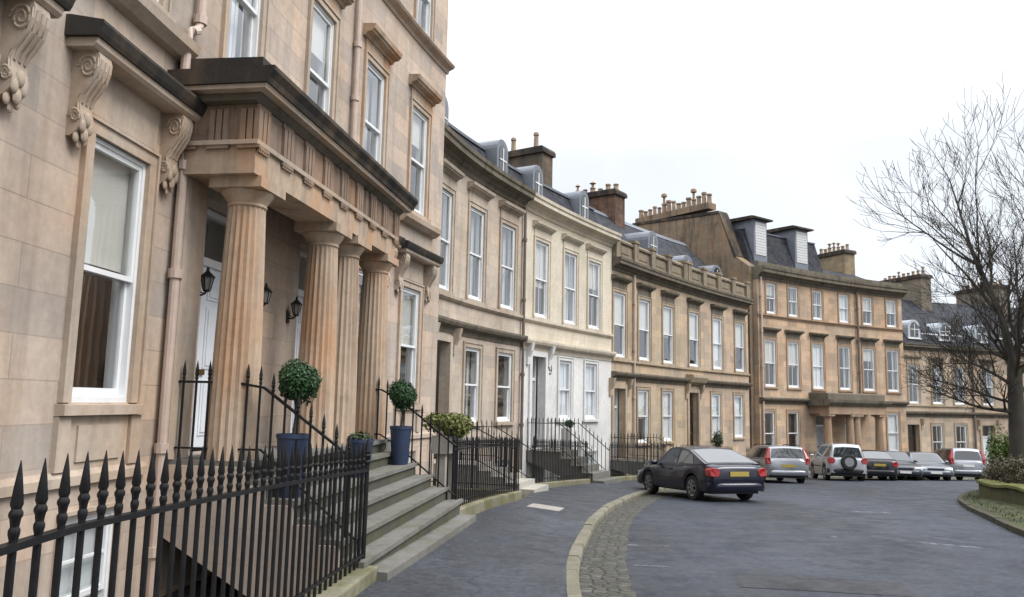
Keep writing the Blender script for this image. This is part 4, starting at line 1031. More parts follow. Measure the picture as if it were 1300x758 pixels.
railing(front(H3, 1.6, 7.6, 2.3, 6, 1.15), 'black area railing with ivy behind it, left of the dark blue car', spacing=.14, w_=.024, hd=.16, plinth=(.14, .26), individual=False)
railing(front(H3, 9.4, 15.2, 2.3, 6, 1.15), 'black area railing behind the dark blue car, in front of the warm buff house', spacing=.14, w_=.024, hd=.16, plinth=(.14, .26), individual=False)
railing(front(H4, .1, 4.6, 2.2, 4, 1.15), 'black area railing left of the columned porch, behind the silver estate', spacing=.15, w_=.026, hd=.16, plinth=(.14, .26), individual=False)
railing(front(H4, 10.3, 13.6, 2.2, 4, 1.15), 'black area railing right of the columned porch', spacing=.15, w_=.026, hd=.16, plinth=(.14, .26), individual=False)
railing(front(H5, 2.0, 6.8, 2.9, 4, 1.1), 'black area railing of the pale house with white dormers', spacing=.15, w_=.026, hd=.16, plinth=(.14, .26), individual=False)

# ------------------------------------------------------------------ wall lanterns (they hang on the wall: things)
def lantern(u, z, label):
    p = H1(u, 0, z); o = thing('wall_lantern', p, label, 'wall lamp', 'lanterns beside the portico doors', H1.ang(u)); o.scale = (.72, .72, .72)
    m = MB(); m.box(-.055, .055, -.03, -.002, -.22, .02); m.tube([(0, -.03, -.12), (0, -.1, -.135), (0, -.16, -.11), (0, -.19, -.07)], .016, 6); m.tube([(0, -.03, -.05), (0, -.1, -.09), (0, -.16, -.11)], .01, 6); m.build('bracket', IRON, o)
    m = MB(); m.frustum((0, -.19), .05, .06, -.08, -.05, 6); m.frustum((0, -.19), .115, .03, .17, .25, 6); m.frustum((0, -.19), .03, .022, .25, .29, 6); m.sphere((0, -.19, .305), .022, 8, 6); m.frustum((0, -.19), .12, .12, .15, .17, 6)
    for k in range(6):
        a = 2*math.pi*k/6; m.bar((.058*math.cos(a), -.19+.058*math.sin(a), -.05), (.1*math.cos(a), -.19+.1*math.sin(a), .15), .012)
    m.build('cage', IRON, o)
    m = MB(); m.frustum((0, -.19), .052, .094, -.05, .15, 6); m.build('glass', LAMPG, o)
lantern(.38, 2.95, 'black wall lantern left of the pale door, nearest the camera')
lantern(1.93, 3.0, 'black wall lantern half hidden behind the nearest column')
lantern(2.92, 2.95, 'black wall lantern beside the near column of the middle pair')

# ------------------------------------------------------------------ planters and topiary (a tub and its plant are one thing moved together)
def planter(loc, r, h, label, ball=None, trunk=.5, low=None, group='slate blue planters on the portico steps', seed=1):
    o = thing('planter', loc, label, 'planter', group); rr = random.Random(seed)
    m = MB(); m.lathe((0, 0), [(r*.72, 0), (r*.74, .02), (r, h-.05), (r*1.06, h-.045), (r*1.06, h), (r*.95, h), (r*.93, h-.06), (0.01, h-.065)], 28); m.build('tub', TUBB, o, smooth=40)
    m = MB(); m.frustum((0, 0), r*.92, r*.92, h-.08, h-.05, 16); m.build('soil', SOIL, o)
    if ball:
        t = MB(); t.tube([(0, 0, h-.06), (.015, .01, h+trunk*.5), (0, 0, h+trunk+ball*.5)], [.022, .018, .02], 7); t.build('stem', BARK, o, smooth=True)
        c = MB(); [c.leaves((rr.uniform(-.16, .16)*ball, rr.uniform(-.16, .16)*ball, h+trunk+ball*(.9+rr.uniform(-.14, .14))), (ball*.9, ball*.9, ball*.88), 1500, .023, .62, rr, .34) for _ in range(4)]; cr = c.build('foliage', TOPI, o, recalc=False)
        c = MB(); c.sphere((0, 0, h+trunk+ball*.9), ball*.6, 14, 10); c.build('inner_foliage', TOPI, cr, smooth=True)
    if low:
        c = MB(); c.leaves((0, 0, h+low*.25), (r*.9, r*.9, low), 500, .04, .2, rr); c.build('foliage', IVY, o, recalc=False)
    return o
planter(HP(.13, 1.36, .66), .17, .66, 'tall blue planter with a clipped ball tree, behind the near railing', .225, .36, seed=2)
planter(HP(2.2, 1.38, .66), .17, .52, 'blue planter with no tree showing, at the middle of the steps', low=.06, seed=3)
planter(HP(4.08, 1.37, .66), .165, .64, 'blue planter with a clipped ball tree at the far end of the steps', .21, .32, seed=4)
def shrub(loc, rad, n, size, label, mat, cat='shrub', stems=6, shell=.3, seed=1, name='shrub', group=None):
    o = thing(name, loc, label, cat, group); rr = random.Random(seed)
    s_ = MB()
    for k in range(stems):
        a = rr.random()*6.28; s_.tube([(0, 0, -.05), (rad[0]*.3*math.cos(a), rad[1]*.3*math.sin(a), rad[2]*.7), (rad[0]*.75*math.cos(a), rad[1]*.75*math.sin(a), rad[2]*1.5)], [.02, .014, .006], 5)
    s_.build('stem', BARK, o)
    m = MB()
    for k in range(4):
        m.leaves((rr.uniform(-.4, .4)*rad[0], rr.uniform(-.4, .4)*rad[1], rad[2]*(.9+rr.uniform(-.15, .35))), (rad[0]*.75, rad[1]*.75, rad[2]*.75), n//4, size, shell, rr, .35)
    m.build('foliage', mat, o, recalc=False); return o
shrub(H1(6.6, 1.45, .5), (.42, .62, .26), 2600, .05, 'yellow green shrub rising behind the area railing right of the steps', OLIVE, seed=5).location.z = 1.02
bx = thing('plant_trough', H1(6.6, 1.45, 1.02), 'pale stone trough that carries the yellow green shrub', 'planter'); m = MB(); m.prof(-.42, .42, [(-.14, -.26), (.14, -.26), (.18, .02), (.13, .06), (-.13, .06), (-.18, .02)]); m.build('trough', STEPW, bx); bx.rotation_euler.z = H1.ang(6.6)
for k in (-1, 1): m = MB(); m.box(k*.28-.06, k*.28+.06, -.08, .08, -3.1, -.262); m.build('leg', STEPW, bx)
shrub(HW(2.6, .6, .1), (.22, .22, .16), 500, .035, 'small dark shrub on the white house\'s sill by the door', TOPI, seed=6).location.z = .85
bx = thing('plant_trough', HW(2.6, .6, -2.5), 'white stand under the small dark shrub by the white house\'s door', 'planter'); m = MB(); m.box(-.3, .3, -.2, .2, 0, 3.36); m.build('trough', SWL, bx); bx.rotation_euler.z = HW.ang(2.6)
shrub(H3(9.4, .9, -.5), (.28, .28, .62), 900, .05, 'dark upright shrub beside the door behind the blue car', IVY, seed=7)
for k, u in enumerate((2.3, 3.4, 4.6, 5.7, 6.8)):
    shrub(H3(u, 1.85, -1.5), (.55, .35, .55), 1000, .05, ('brownish climber behind the railing left of the blue car, ' + ['nearest the stair railing', 'second from the stair railing', 'middle of the five', 'second from the blue car', 'nearest the blue car'][k]), DRYH if k % 2 else IVY, seed=20+k, shell=.2, group='climbers behind the area railing')

# ------------------------------------------------------------------ cars
def ipl(tab, x): return interp(tab, x)
def car(loc, heading, L, Wd, Ht, pm, style, label, wheel_r=.31, plate=PLATEY, face_rear=True, name='parked_car', group='cars parked nose-in along the curved kerb', spare=False, roof_rails=False, tail='low', trim_low=None):
    """x forward, y left, origin on the ground under the middle; heading clockwise from +Y"""
    o = thing(name, loc, label, 'car', group); fwd = Vector((math.sin(heading), math.cos(heading), 0))
    za = groad(loc[1]+fwd.y*1.3); zb = groad(loc[1]-fwd.y*1.3); pit = math.atan2(za-zb, 2.6)
    o.rotation_euler = (0, -pit, math.pi/2-heading)
    hl = L/2; hw = Wd/2; wb = L*.595; xf, xr = wb/2+L*.0, -wb/2+L*.015; zs = .25; belt = Ht*.62
    # side silhouettes: top of lower body and roofline
    if style == 'hatch':
        deck = [(-hl, Ht*.60), (-hl+.06, Ht*.655), (-hl+.42, Ht*.69), (-hl*.3, Ht*.655), (hl*.36, Ht*.63), (hl*.75, Ht*.55), (hl-.12, Ht*.47), (hl, Ht*.40)]
        roof = [(-hl+.30, Ht*.69), (-hl*.40, Ht*.955), (-hl*.2, Ht*.995), (-.05, Ht), (hl*.12, Ht*.97), (hl*.42, Ht*.63)]
    elif style == 'saloon':
        deck = [(-hl, Ht*.6), (-hl+.05, Ht*.68), (-hl+.5, Ht*.70), (-hl*.4, Ht*.655), (hl*.36, Ht*.63), (hl*.75, Ht*.55), (hl-.12, Ht*.47), (hl, Ht*.40)]
        roof = [(-hl*.76, Ht*.70), (-hl*.42, Ht*.95), (-hl*.2, Ht*.995), (0, Ht), (hl*.12, Ht*.97), (hl*.42, Ht*.63)]
    elif style == 'estate':
        deck = [(-hl, Ht*.57), (-hl+.04, Ht*.64), (-hl*.4, Ht*.64), (hl*.38, Ht*.62), (hl*.75, Ht*.55), (hl-.12, Ht*.47), (hl, Ht*.40)]
        roof = [(-hl+.05, Ht*.64), (-hl+.22, Ht*.93), (-hl+.36, Ht*.975), (-hl*.3, Ht*.995), (0, Ht), (hl*.14, Ht*.97), (hl*.44, Ht*.63)]
    else:
        deck = [(-hl, Ht*.56), (-hl+.04, Ht*.6), (-hl*.4, Ht*.6), (hl*.42, Ht*.6), (hl*.8, Ht*.55), (hl-.1, Ht*.5), (hl, Ht*.42)]
        roof = [(-hl+.04, Ht*.6), (-hl+.16, Ht*.92), (-hl+.3, Ht*.98), (-hl*.3, Ht), (0, Ht), (hl*.2, Ht*.96), (hl*.48, Ht*.61)]
    ra = wheel_r+.055
    def zbot(x):
        z = zs + (.1 if abs(x) > hl-.05 else 0)
        for xw in (xf, xr):
            if abs(x-xw) < ra: z = max(z, wheel_r+math.sqrt(ra*ra-(x-xw)**2))
        return z
    def plan(x):            # half width along the length
        t = abs(x)/hl; return hw*(1-.02*t*t-.13*max(0, (t-.82)/.18)**2)
    n = 88; xs = sorted(set([-hl+L*i/n for i in range(n+1)] + [xw+s_*ra*.999 for xw in (xf, xr) for s_ in (-1, 1)]))
    body = MB(); rows = []
    for x in xs:
        zt = ipl(deck, x); zb_ = min(zbot(x), zt-.12); wq = plan(x); hgt = zt-zb_
        if abs(x) >= hl-1e-6: wq *= .97
        pr = [(wq*.965, zb_), (wq*.985, zb_+hgt*.15), (wq, zb_+hgt*.42), (wq*.99, zb_+hgt*.68), (wq*.955, zt-.045), (wq*.90, zt-.008), (wq*.55, zt+.014), (0, zt+.02)]
        rows.append([(x, y, z) for y, z in pr] + [(x, -y, z) for y, z in pr[-2::-1]])
    k = len(rows[0]); vs = [q for r_ in rows for q in r_]
    body.add(vs, [(i*k+j, i*k+j+1, (i+1)*k+j+1, (i+1)*k+j) for i in range(len(xs)-1) for j in range(k-1)] + [tuple(range(k)), tuple((len(xs)-1)*k+j for j in range(k))])
    # cabin
    xa, xb = roof[0][0], roof[-1][0]; m_ = 40
    def cab(x, v):          # v 0 at belt .. 1 at roof edge .. 2 at centre line (left side)
        zr = ipl(roof, x); zd = ipl(deck, x)-.02; zr = max(zr, zd+.005); q = (zr-zd)/(Ht-zd+.001)
        wbelt = plan(x)*.945; wroof = wbelt-(zr-zd)*.36
        if v <= 1: return Vector((x, wbelt+(wroof-wbelt)*v, zd+(zr-.03*q-zd)*v))
        t = v-1; return Vector((x, wroof*(1-t), zr-.03*q+.045*q*math.sin(t*math.pi/2)))
    vs = []; vv = [0, .25, .5, .75, 1, 1.1, 1.3, 1.6, 2]
    vv2 = [(v, 1) for v in vv]+[(v, -1) for v in vv[-2::-1]]
    for i in range(m_+1):
        x = xa+(xb-xa)*i/m_
        for v, s_ in vv2: p = cab(x, v); vs.append((p.x, p.y*s_, p.z))
    k = len(vv2); body.add(vs, [(i*k+j, i*k+j+1, (i+1)*k+j+1, (i+1)*k+j) for i in range(m_) for j in range(k-1)])
    body.build('body', pm, o, smooth=50)
    und = MB(); und.box(-hl+.2, hl-.2, -hw*.78, hw*.78, .2, Ht*.42); und.build('underbody', TRIM, o)
    # glass patches laid 6 mm proud of the cabin
    def patch(nm, x0, x1, v0, v1, sides, nx=10, nv=6, slant=(0, 0)):
        for s_ in sides:
            g = MB(); vs = []
            for i in range(nx+1):
                for j in range(nv+1):
                    v = v0+(v1-v0)*j/nv; fx = i/nx; a = x0+slant[0]*j/nv; b = x1+slant[1]*j/nv; p = cab(a+(b-a)*fx, v)
                    e = .002; q1 = cab(min(xb, p.x+e), v)-cab(max(xa, p.x-e), v); q2 = cab(p.x, min(2, v+.01))-cab(p.x, max(0, v-.01)); nn = q1.cross(q2)
                    if nn.length: nn.normalize()
                    if nn.y < 0 and v < 1.5: nn = -nn
                    if v >= 1.5 and nn.z < 0: nn = -nn
                    p = p+nn*.007; vs.append((p.x, p.y*s_, p.z))
            g.add(vs, [(i*(nv+1)+j, i*(nv+1)+j+1, (i+1)*(nv+1)+j+1, (i+1)*(nv+1)+j) for i in range(nx) for j in range(nv)])
            g.build(nm, CARGL, o, smooth=True)
    span = xb-xa; mid = xa+span*.52
    rear_in = .10 if style in ('estate', 'suv') else .2
    sl0 = {'hatch': .42, 'saloon': .34, 'estate': .12, 'suv': .1}[style]
    patch('side_window', mid+.05, xb-.26, .12, .86, (1, -1), slant=(0, -.42))
    patch('side_window', xa+span*.24 if style in ('estate', 'suv') else xa+span*.2, mid-.05, .12, .86, (1, -1), slant=(.05 if style in ('estate', 'suv') else .16, 0))
    if style in ('estate', 'suv'): patch('side_window', xa+.14, xa+span*.24-.06, .12, .86, (1, -1), slant=(.08, .05))
    def screen(nm, x0, x1):
        g = MB(); vs = []; nx, ny = 8, 12
        for i in range(nx+1):
            x = x0+(x1-x0)*i/nx
            for j in range(ny+1):
                t = -1+2*j/ny; v = 1.12+.88*(1-abs(t)); p = cab(x, v); sgn = 1 if t >= 0 else -1
                q1 = cab(min(xb, x+.01), 2)-cab(max(xa, x-.01), 2); nn = Vector((-q1.z, 0, q1.x)).normalized(); nn = nn if nn.z > 0 else -nn
                p = Vector((p.x, p.y*sgn, p.z))+nn*.009; vs.append(tuple(p))
        g.add(vs, [(i*(ny+1)+j, i*(ny+1)+j+1, (i+1)*(ny+1)+j+1, (i+1)*(ny+1)+j) for i in range(nx) for j in range(ny)])
        g.build(nm, CARGL, o, smooth=True)
    screen('windscreen', roof[-2][0]+.06, xb-.06)
    rt = {'hatch': roof[1][0]-.06, 'saloon': roof[1][0]-.06, 'estate': roof[1][0]-.01, 'suv': roof[1][0]-.01}[style]
    screen('rear_window', xa+(.05 if style in ('hatch', 'saloon') else .012), rt)
    # shut lines of the doors and tailgate, a thin seam each
    for xx in (mid, xb-.30, xa+span*.2):
        sm_ = MB()
        for s_ in (-1, 1):
            zt = ipl(deck, xx); zb_ = zbot(xx); wq = plan(xx); hgt = zt-zb_
            pr = [(wq*.985, zb_+hgt*.15), (wq, zb_+hgt*.42), (wq*.99, zb_+hgt*.68), (wq*.955, zt-.045)]
            vs = []
            for y, z in pr: vs += [(xx-.006, s_*(y+.003), z), (xx+.006, s_*(y+.003), z)]
            sm_.add(vs, [(2*i, 2*i+1, 2*i+3, 2*i+2) for i in range(3)])
        sm_.build('door_seam', TRIM, o, recalc=False)
    # bumpers
    for s_, nm in ((-1, 'rear_bumper'), (1, 'front_bumper')):
        b = MB(); vs = []; nn_ = 16
        for i in range(nn_+1):
            t = -1+2*i/nn_; y = t*hw*.985; xx = s_*(hl+.05-.20*abs(t)**5); zz = Ht*.225
            for dx, z in ((-.16*s_, zz-.03), (-.02*s_, zz-.02), (0, zz+.06), (0, zz+.13), (-.03*s_, zz+.17), (-.16*s_, zz+.18)): vs.append((xx+dx, y, z))
        b.add(vs, [(i*6+j, i*6+j+1, i*6+j+7, i*6+j+6) for i in range(nn_) for j in range(5)] + [tuple(range(6)), tuple(nn_*6+j for j in range(6))])
        b.build(nm, trim_low or pm, o, smooth=50)
    # lamps
    for s_ in (-1, 1):
        t = MB()
        if tail == 'tall': vs = [(-hl-.005, s_*hw*.90, Ht*.50), (-hl-.005, s_*hw*.72, Ht*.50), (-hl+.0, s_*hw*.76, Ht*.66), (-hl+.14, s_*hw*.70, Ht*.92), (-hl+.14, s_*hw*.80, Ht*.92), (-hl+.02, s_*hw*.93, Ht*.66)]
        else: vs = [(-hl-.010, s_*hw*.94, Ht*.47), (-hl-.014, s_*hw*.72, Ht*.455), (-hl-.014, s_*hw*.64, Ht*.50), (-hl-.014, s_*hw*.63, Ht*.56), (-hl-.010, s_*hw*.70, Ht*.61), (-hl+.0, s_*hw*.88, Ht*.625), (-hl+.02, s_*hw*.95, Ht*.58)]
        kk = len(vs); vb = [(x+.22, y*(1.03 if abs(y) > hw*.8 else 1), z) for x, y, z in vs]
        t.add(vs+vb, [tuple(range(kk)), tuple(range(kk, 2*kk))[::-1]]+[(i, (i+1) % kk, (i+1) % kk+kk, i+kk) for i in range(kk)]); t.build('tail_light', REDL, o, bevel=.015)
        t = MB(); vs = [(hl-.06, s_*hw*.90, Ht*.36), (hl-.01, s_*hw*.50, Ht*.36), (hl-.03, s_*hw*.50, Ht*.445), (hl-.14, s_*hw*.92, Ht*.47)]; vb = [(x-.25, y, z) for x, y, z in vs]
        t.add([(x+.02, y, z) for x, y, z in vs]+vb, [(0, 1, 2, 3), (7, 6, 5, 4)]+[(i, (i+1) % 4, (i+1) % 4+4, i+4) for i in range(4)]); t.build('headlight', CLEARL, o, bevel=.015)
        t = MB(); t.sphere((xb-.22, s_*(hw+.07), Ht*.665), (.07, .1, .065), 10, 7); t.build('wing_mirror', pm, o, smooth=True)
        for xx in (mid-.62, mid+.32):
            t = MB(); t.box(xx-.1, xx+.1, s_*hw*.985-.012, s_*hw*.985+.018, Ht*.555, Ht*.575); t.build('door_handle', pm, o, bevel=.008)
        t = MB(); t.box(xr+ra+.05, xf-ra-.05, s_*hw*.995-.01, s_*hw*.995+.012, Ht*.37, Ht*.40); t.build('rub_strip', TRIM, o)
    g_ = MB(); g_.box(hl-.02, hl+.02, -hw*.42, hw*.42, Ht*.36, Ht*.43); g_.build('grille', TRIM, o, bevel=.01)
    g_ = MB(); zpl = Ht*.47 if style in ('hatch', 'saloon') else Ht*.42; g_.box(-hl-.03, -hl-.015, -.26, .26, zpl, zpl+.115); g_.build('number_plate', plate, o)
    g_ = MB(); g_.box(hl+.055, hl+.07, -.26, .26, Ht*.24, Ht*.24+.11); g_.build('number_plate', PLATEW, o)
    # wheels
    for xw in (xf, xr):
        for s_ in (-1, 1):
            y0 = s_*(hw-.125); wt = MB(); q = []
            pr = [(wheel_r*.66, -.1), (wheel_r*.96, -.1), (wheel_r, -.07), (wheel_r, .07), (wheel_r*.96, .1), (wheel_r*.66, .1), (wheel_r*.62, .07), (wheel_r*.62, -.07)]
            kk = len(pr); nn_ = 24; vs = []
            for i in range(nn_):
                a = 2*math.pi*i/nn_; vs += [(r_*math.cos(a), yy, r_*math.sin(a)) for r_, yy in pr]
            wt.add(vs, [(i*kk+j, i*kk+(j+1) % kk, ((i+1) % nn_)*kk+(j+1) % kk, ((i+1) % nn_)*kk+j) for i in range(nn_) for j in range(kk)])
            hub = MB(); hub.tube([(0, -.09, 0), (0, .09, 0)], wheel_r*.2, 12); wo = hub.build('wheel', TRIM, o, smooth=True); wo.location = (xw, y0, wheel_r)
            wt.build('tyre', RUBBER, wo, smooth=40)
            rm = MB(); y1 = s_*.085
            for i in range(7):
                a = 2*math.pi*i/7; rm.bar((.03*math.cos(a), y1, .03*math.sin(a)), (wheel_r*.64*math.cos(a), y1, wheel_r*.64*math.sin(a)), .045, .03)
            pts = [(wheel_r*.63*math.cos(2*math.pi*i/20), y1, wheel_r*.63*math.sin(2*math.pi*i/20)) for i in range(21)]; rm.tube(pts, .016, 6); rm.build('rim', ALLOY, wo)
            d_ = MB(); d_.tube([(0, 0, 0), (0, s_*.02, 0)], wheel_r*.6, 20); d_.build('brake_disc', TRIM, wo)
    if roof_rails:
        for s_ in (-1, 1):
            t = MB(); pts = [(x, s_*(cab(x, 1).y-.05), ipl(roof, x)+.05) for x in (-hl*.75, -hl*.5, -hl*.2, 0, hl*.1)]; pts = [(pts[0][0]-.1, pts[0][1], pts[0][2]-.06)]+pts+[(pts[-1][0]+.1, pts[-1][1], pts[-1][2]-.06)]; t.tube(pts, .018, 6); t.build('roof_rail', TRIM, o, smooth=True)
    if spare:
        t = MB(); t.tube([(-hl-.2, 0, Ht*.5), (-hl-.02, 0, Ht*.5)], .34, 24); so = t.build('spare_wheel', RUBBER, o, smooth=40, bevel=.03)
        t = MB(); t.tube([(-hl-.215, 0, Ht*.5), (-hl-.2, 0, Ht*.5)], .2, 20); t.build('rim', ALLOY, so)
    return o
def at_ground(x, y): return (x, y, groad(y)+.01)
NAVY = paint('dark_navy_paint', (.0022, .0032, .016), .25); SILV = paint('silver_paint', (.27, .28, .30), .7); WHT = paint('white_silver_paint', (.36, .38, .40), .4)
BLK = paint('black_paint', (.012, .013, .015), .3); DGREY = paint('dark_grey_paint', (.05, .055, .065), .5); SILD = paint('grey_silver_paint', (.15, .165, .18), .7); GRN = paint('dark_green_grey_paint', (.05, .058, .055), .5)
car(at_ground(5.08, 21.7), R(-16), 4.25, 1.66, 1.34, NAVY, 'hatch', 'dark navy hatchback pulling nose-in to the kerb, the nearest car', .31, PLATEY)
car(at_ground(11.0, 33.6), R(2), 4.7, 1.80, 1.47, SILV, 'estate', 'silver estate car with roof rails and tall red tail lights beyond the navy hatchback', .32, PLATEY, tail='tall', roof_rails=True)
car(at_ground(15.4, 37.6), R(8), 3.9, 1.74, 1.66, WHT, 'suv', 'white compact off-roader carrying a spare wheel on its back', .35, PLATEY, spare=True, trim_low=TRIM)
car(at_ground(17.6, 39.0), R(12), 3.9, 1.68, 1.42, BLK, 'hatch', 'black hatchback with its red tail light beside the spare wheel', .3, PLATEY)
car(at_ground(19.3, 40.4), R(190), 4.4, 1.74, 1.42, DGREY, 'saloon', 'dark grey saloon facing out between the black hatchback and the light grey saloon', .31)
car(at_ground(21.3, 41.2), R(192), 4.3, 1.72, 1.40, SILD, 'saloon', 'light grey saloon facing out, left of the last silver car', .31)
car(at_ground(22.9, 45.0), R(14), 4.2, 1.70, 1.5, BLK, 'hatch', 'dark car mostly hidden behind the last silver off-roader', .31)
car(at_ground(23.6, 42.6), R(10), 4.5, 1.80, 1.66, SILV, 'suv', 'silver off-roader with tall red tail lights at the right end of the row', .35, PLATEW, tail='tall')

# ------------------------------------------------------------------ road and pavement marks
from mathutils.bvhtree import BVHTree
def lay(name, polys, on, mat, up=.004, n=6):
    me = bpy.data.objects[on].data; bv = BVHTree.FromPolygons([v.co[:] for v in me.vertices], [p.vertices[:] for p in me.polygons])
    mb = MB()
    for q in polys:                     # quads, subdivided and dropped on the surface below
        a, b, c, d = [Vector(t) for t in q]; vs = []
        for i in range(n+1):
            for k in range(n+1):
                p = a.lerp(b, i/n).lerp(d.lerp(c, i/n), k/n); h = bv.ray_cast((p.x, p.y, 5), (0, 0, -1))[0]
                vs.append((p.x, p.y, (h.z if h else groad(p.y))+up))
        mb.add(vs, [(i*(n+1)+k, i*(n+1)+k+1, (i+1)*(n+1)+k+1, (i+1)*(n+1)+k) for i in range(n) for k in range(n)])
    tag(mb.build(name, mat), kind='structure')
def wornpaint():
    m = NT('flaking_road_paint'); n_ = m.noise(m.pos(), 7, 6, .75); tr = m.n('ShaderNodeBsdfTransparent'); mx = m.n('ShaderNodeMixShader')
    m.l(m.rng(n_, .48, .64, 0, .7), mx.inputs[0]); m.l(tr.outputs[0], mx.inputs[1]); m.l(m.b.outputs[0], mx.inputs[2]); m.l(mx.outputs[0], m.o.inputs[0])
    return m.fin((.30, .31, .32), .8)
lay('road_marking', [[(7.45, 17.5), (8.25, 17.4), (8.3, 17.62), (7.5, 17.7)], [(5.2, 13.0), (5.5, 12.95), (5.5, 13.06), (5.22, 13.1)], [(6.1, 12.75), (7.1, 12.15), (7.2, 12.3), (6.2, 12.9)],
    [(8.9, 22.4), (9.25, 22.35), (9.28, 22.6), (8.95, 22.6)], [(9.7, 25), (10.0, 25), (10.0, 25.3), (9.75, 25.3)], [(1.75, 11.9), (2.35, 11.78), (2.35, 11.86), (1.77, 11.98)], [(1.6, 10.2), (2.05, 10.08), (2.05, 10.16), (1.62, 10.27)]], 'road', wornpaint())
lay('asphalt_patch', [[(2.55, 8.9), (4.3, 8.5), (4.5, 9.3), (2.7, 9.7)]], 'road', PATCHM)
lay('paving_patch', [[(.35, 15.2), (.95, 14.9), (1.1, 15.6), (.5, 15.9)]], 'pavement', PALE)

# ------------------------------------------------------------------ the garden side: wall, hedge, shrubs, tree
gw_ = thing('garden_wall', (WALLP[0][0], WALLP[0][1], groad(WALLP[0][1])), 'low mossy stone retaining wall along the grass verge', 'wall')
wf = Fac(WALLP); wm = MB(wf, .5); wc = MB(wf, .5)
def wall_strip(mbx, pr, n=90):
    vs = []; k = len(pr)
    for i in range(n+1):
        s_ = wf.L*i/n; y = wf(s_, 0, 0).y
        vs += [(s_, d, groad(y)+.1+z+.03*math.sin(s_*2.1)*(z > .3)) for d, z in pr]
    mbx.add(vs, [(i*k+j, i*k+(j+1) % k, (i+1)*k+(j+1) % k, (i+1)*k+j) for i in range(n) for j in range(k)] + [tuple(range(k)), tuple(n*k+j for j in range(k))])
wall_strip(wm, [(0, -.3), (.42, -.3), (.42, .38), (0, .38)]); wm.build('wall', WALLM, gw_)
wall_strip(wc, [(-.05, .382), (.46, .382), (.46, .45), (.38, .49), (.05, .49), (-.05, .45)]); wc.build('coping', COPEM, gw_)
def hedge_run(s0, s1, d, hgt, n, mat, label, seed, group):
    p = wf((s0+s1)/2, d, 0); zb = groad(p.y)+.45; o = thing('hedge', (p.x, p.y, zb), label, 'hedge', group); rr = random.Random(seed); m = MB(); st_ = MB()
    for i in range(n):
        s_ = s0+(s1-s0)*rr.random(); q = wf(s_, d+rr.gauss(0, .16), 0); z = hgt*rr.random()**.8
        c = Vector((q.x-p.x, q.y-p.y, z)); m.leaves(c, (.14, .14, .15), 18, .038, .1, rr)
    for i in range(n//9):
        s_ = s0+(s1-s0)*rr.random(); q = wf(s_, d+rr.gauss(0, .15), 0); b = Vector((q.x-p.x, q.y-p.y, -.1)); st_.tube([b, b+Vector((rr.gauss(0, .1), rr.gauss(0, .1), hgt*.5)), b+Vector((rr.gauss(0, .2), rr.gauss(0, .2), hgt*rr.uniform(.7, 1.1)))], [.014, .01, .004], 4)
    st_.build('stems', BARK, o); m.build('foliage', mat, o, recalc=False)
L_ = wf.L
def s_near(x, y): return min((i*L_/300 for i in range(301)), key=lambda s_: (wf(s_, 0, 0).xy-Vector((x, y))).length)
sA, sB, sC, sD = s_near(11, 15.3), s_near(13.2, 22), s_near(16, 24.1), s_near(24, 28)
hedge_run(sA, sB, .6, .62, 520, DRYH, 'dry brown clipped hedge on top of the mossy wall', 31, None)
hedge_run(sB-.2, sC, .5, .6, 420, DRYH, 'brown leafy hedge rounding the corner of the mossy wall', 32, None)
shrub((16.0, 25.7, groad(25.7)+.4), (.62, .62, .85), 3600, .055, 'bright green bush left of the bare tree trunk', BUSHG, seed=40, stems=8)
shrub((17.6, 25.6, groad(25.6)+.4), (1.2, 1.2, .75), 3200, .08, 'dark green bush behind the bare tree trunk', IVY, seed=41, stems=8)
shrub((15.6, 21.0, groad(21)+.4), (.9, .9, .45), 2800, .05, 'dull green bush in front of the bare tree', IVY, seed=42, stems=8)
shrub((20.5, 28.5, groad(28)+.4), (1.5, 1.5, 1.2), 3600, .09, 'tall dark evergreen bush far right by the garden wall', IVY, seed=43, stems=8)

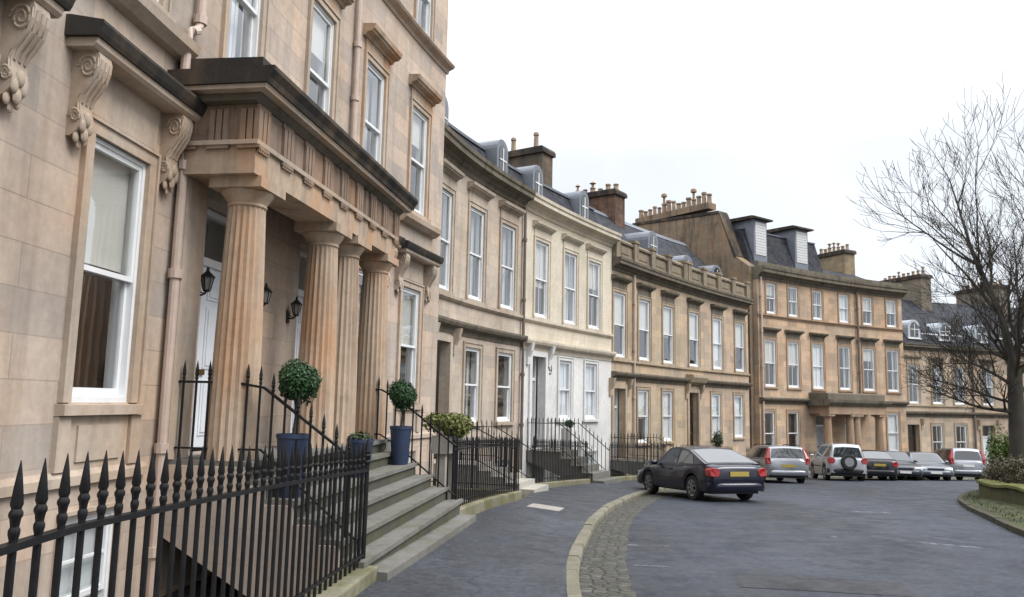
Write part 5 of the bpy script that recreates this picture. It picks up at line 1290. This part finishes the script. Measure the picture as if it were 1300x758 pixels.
def bare_tree(base, label, trunk_h, r0, seed, lean, limbs, spread=1.0, levels=4):
    o = thing('bare_tree', base, label, 'tree', 'bare trees in the garden'); rr = random.Random(seed); tr = MB(); br = MB()
    top = Vector((lean[0], lean[1], trunk_h)); tp = [Vector((0, 0, -.3)), Vector((lean[0]*.2, lean[1]*.2, trunk_h*.35)), Vector((lean[0]*.55, lean[1]*.6, trunk_h*.7)), top]
    tr.tube(tp, [r0*1.35, r0, r0*.9, r0*.82], 12); tr.build('trunk', BARK, o, smooth=True)
    def grow(p, d, ln, r, lv):
        n = 5; pts = [p.copy()]; rs = [r]; q = p.copy(); dd = d.normalized(); kids = []
        for i in range(n):
            dd = (dd+Vector((rr.gauss(0, .09), rr.gauss(0, .09), rr.gauss(.045 if lv < 3 else .06, .07)))).normalized(); q = q+dd*ln/n; pts.append(q.copy()); rs.append(max(.0065, r*(1-.58*(i+1)/n)))
            if i >= 1 or lv == 0: kids.append((q.copy(), dd.copy(), rs[-1]))
        br.tube(pts, rs, 7 if lv < 2 else 4 if lv < 3 else 3)
        if lv >= levels: return
        nb_ = {0: 7, 1: 5, 2: 3, 3: 2}.get(lv, 2)
        for j in range(nb_):
            pp, pd, pr_ = kids[min(len(kids)-1, int(rr.random()*len(kids)))]
            ax = pd.orthogonal().normalized(); ax.rotate(Matrix.Rotation(rr.random()*6.28, 3, pd)); ang = rr.uniform(.45, .95)
            nd = (pd*math.cos(ang)+ax*math.sin(ang)); nd.z += .12; grow(pp, nd, ln*rr.uniform(.42, .68), max(.005, pr_*rr.uniform(.5, .72)), lv+1)
        pp, pd, pr_ = kids[-1]; grow(pp, pd, ln*.55, pr_, lv+1)
    for (h_, d, ln, r) in limbs:
        k = min(h_/trunk_h, 1); p = tp[0].lerp(tp[1], k/.35) if k < .35 else tp[1].lerp(tp[2], (k-.35)/.35) if k < .7 else tp[2].lerp(tp[3], (k-.7)/.3)
        grow(p, Vector(d), ln, r, 0)
    br.build('crown', BARK, o, smooth=True); return o
bare_tree((15.55, 24.4, groad(24.4)+.35), 'bare many stemmed tree rising behind the mossy garden wall', 3.6, .24, 12, (.1, .1),
    [(3.6, (.02, .05, 1), 4.3, .12), (3.5, (.3, .1, 1), 4.2, .11), (3.5, (-.2, -.1, 1), 3.1, .085), (3.2, (.6, -.3, .9), 4.2, .09), (3.0, (-.75, .1, .7), 1.7, .06), (3.3, (.2, .7, .9), 3.2, .08),
     (2.2, (-.95, -.1, .10), 1.7, .065), (2.7, (.9, .2, .5), 2.8, .07), (3.1, (-.15, -.7, .9), 2.6, .065), (2.5, (-.78, .5, .34), 1.7, .05)])
bare_tree((20.8, 26.8, groad(26.8)+.35), 'second bare tree standing right of the first, mostly outside the picture', 3.2, .17, 5, (-.1, .1),
    [(3.2, (-.2, 0, 1), 3.2, .11), (3.1, (.4, 0, .9), 3.0, .1), (3.0, (-.75, -.1, .7), 2.8, .085), (2.8, (-.9, .1, .35), 2.4, .07), (2.9, (.2, .7, .7), 2.6, .07)], levels=4)
# grass tufts on the verge
gm = MB(); rr = random.Random(77); gf = Fac(RKERB)
for i in range(5200):
    s_ = gf.L*(.12+.45*rr.random()); p = gf(s_, .2+1.9*rr.random()**1.1, 0); z = groad(p.y)+.1; h_ = rr.uniform(.02, .075); a = rr.random()*6.28; w_ = .012; b = Vector((p.x, p.y, z)); t = Vector((math.cos(a), math.sin(a), 0))
    gm.add([b-t*w_, b+t*w_, b+Vector((rr.gauss(0, .04), rr.gauss(0, .04), h_))], [(0, 1, 2)])
tag(gm.build('grass', leafm('grass_blades', (.03, .038, .01), (.062, .08, .018)), recalc=False), kind='stuff')
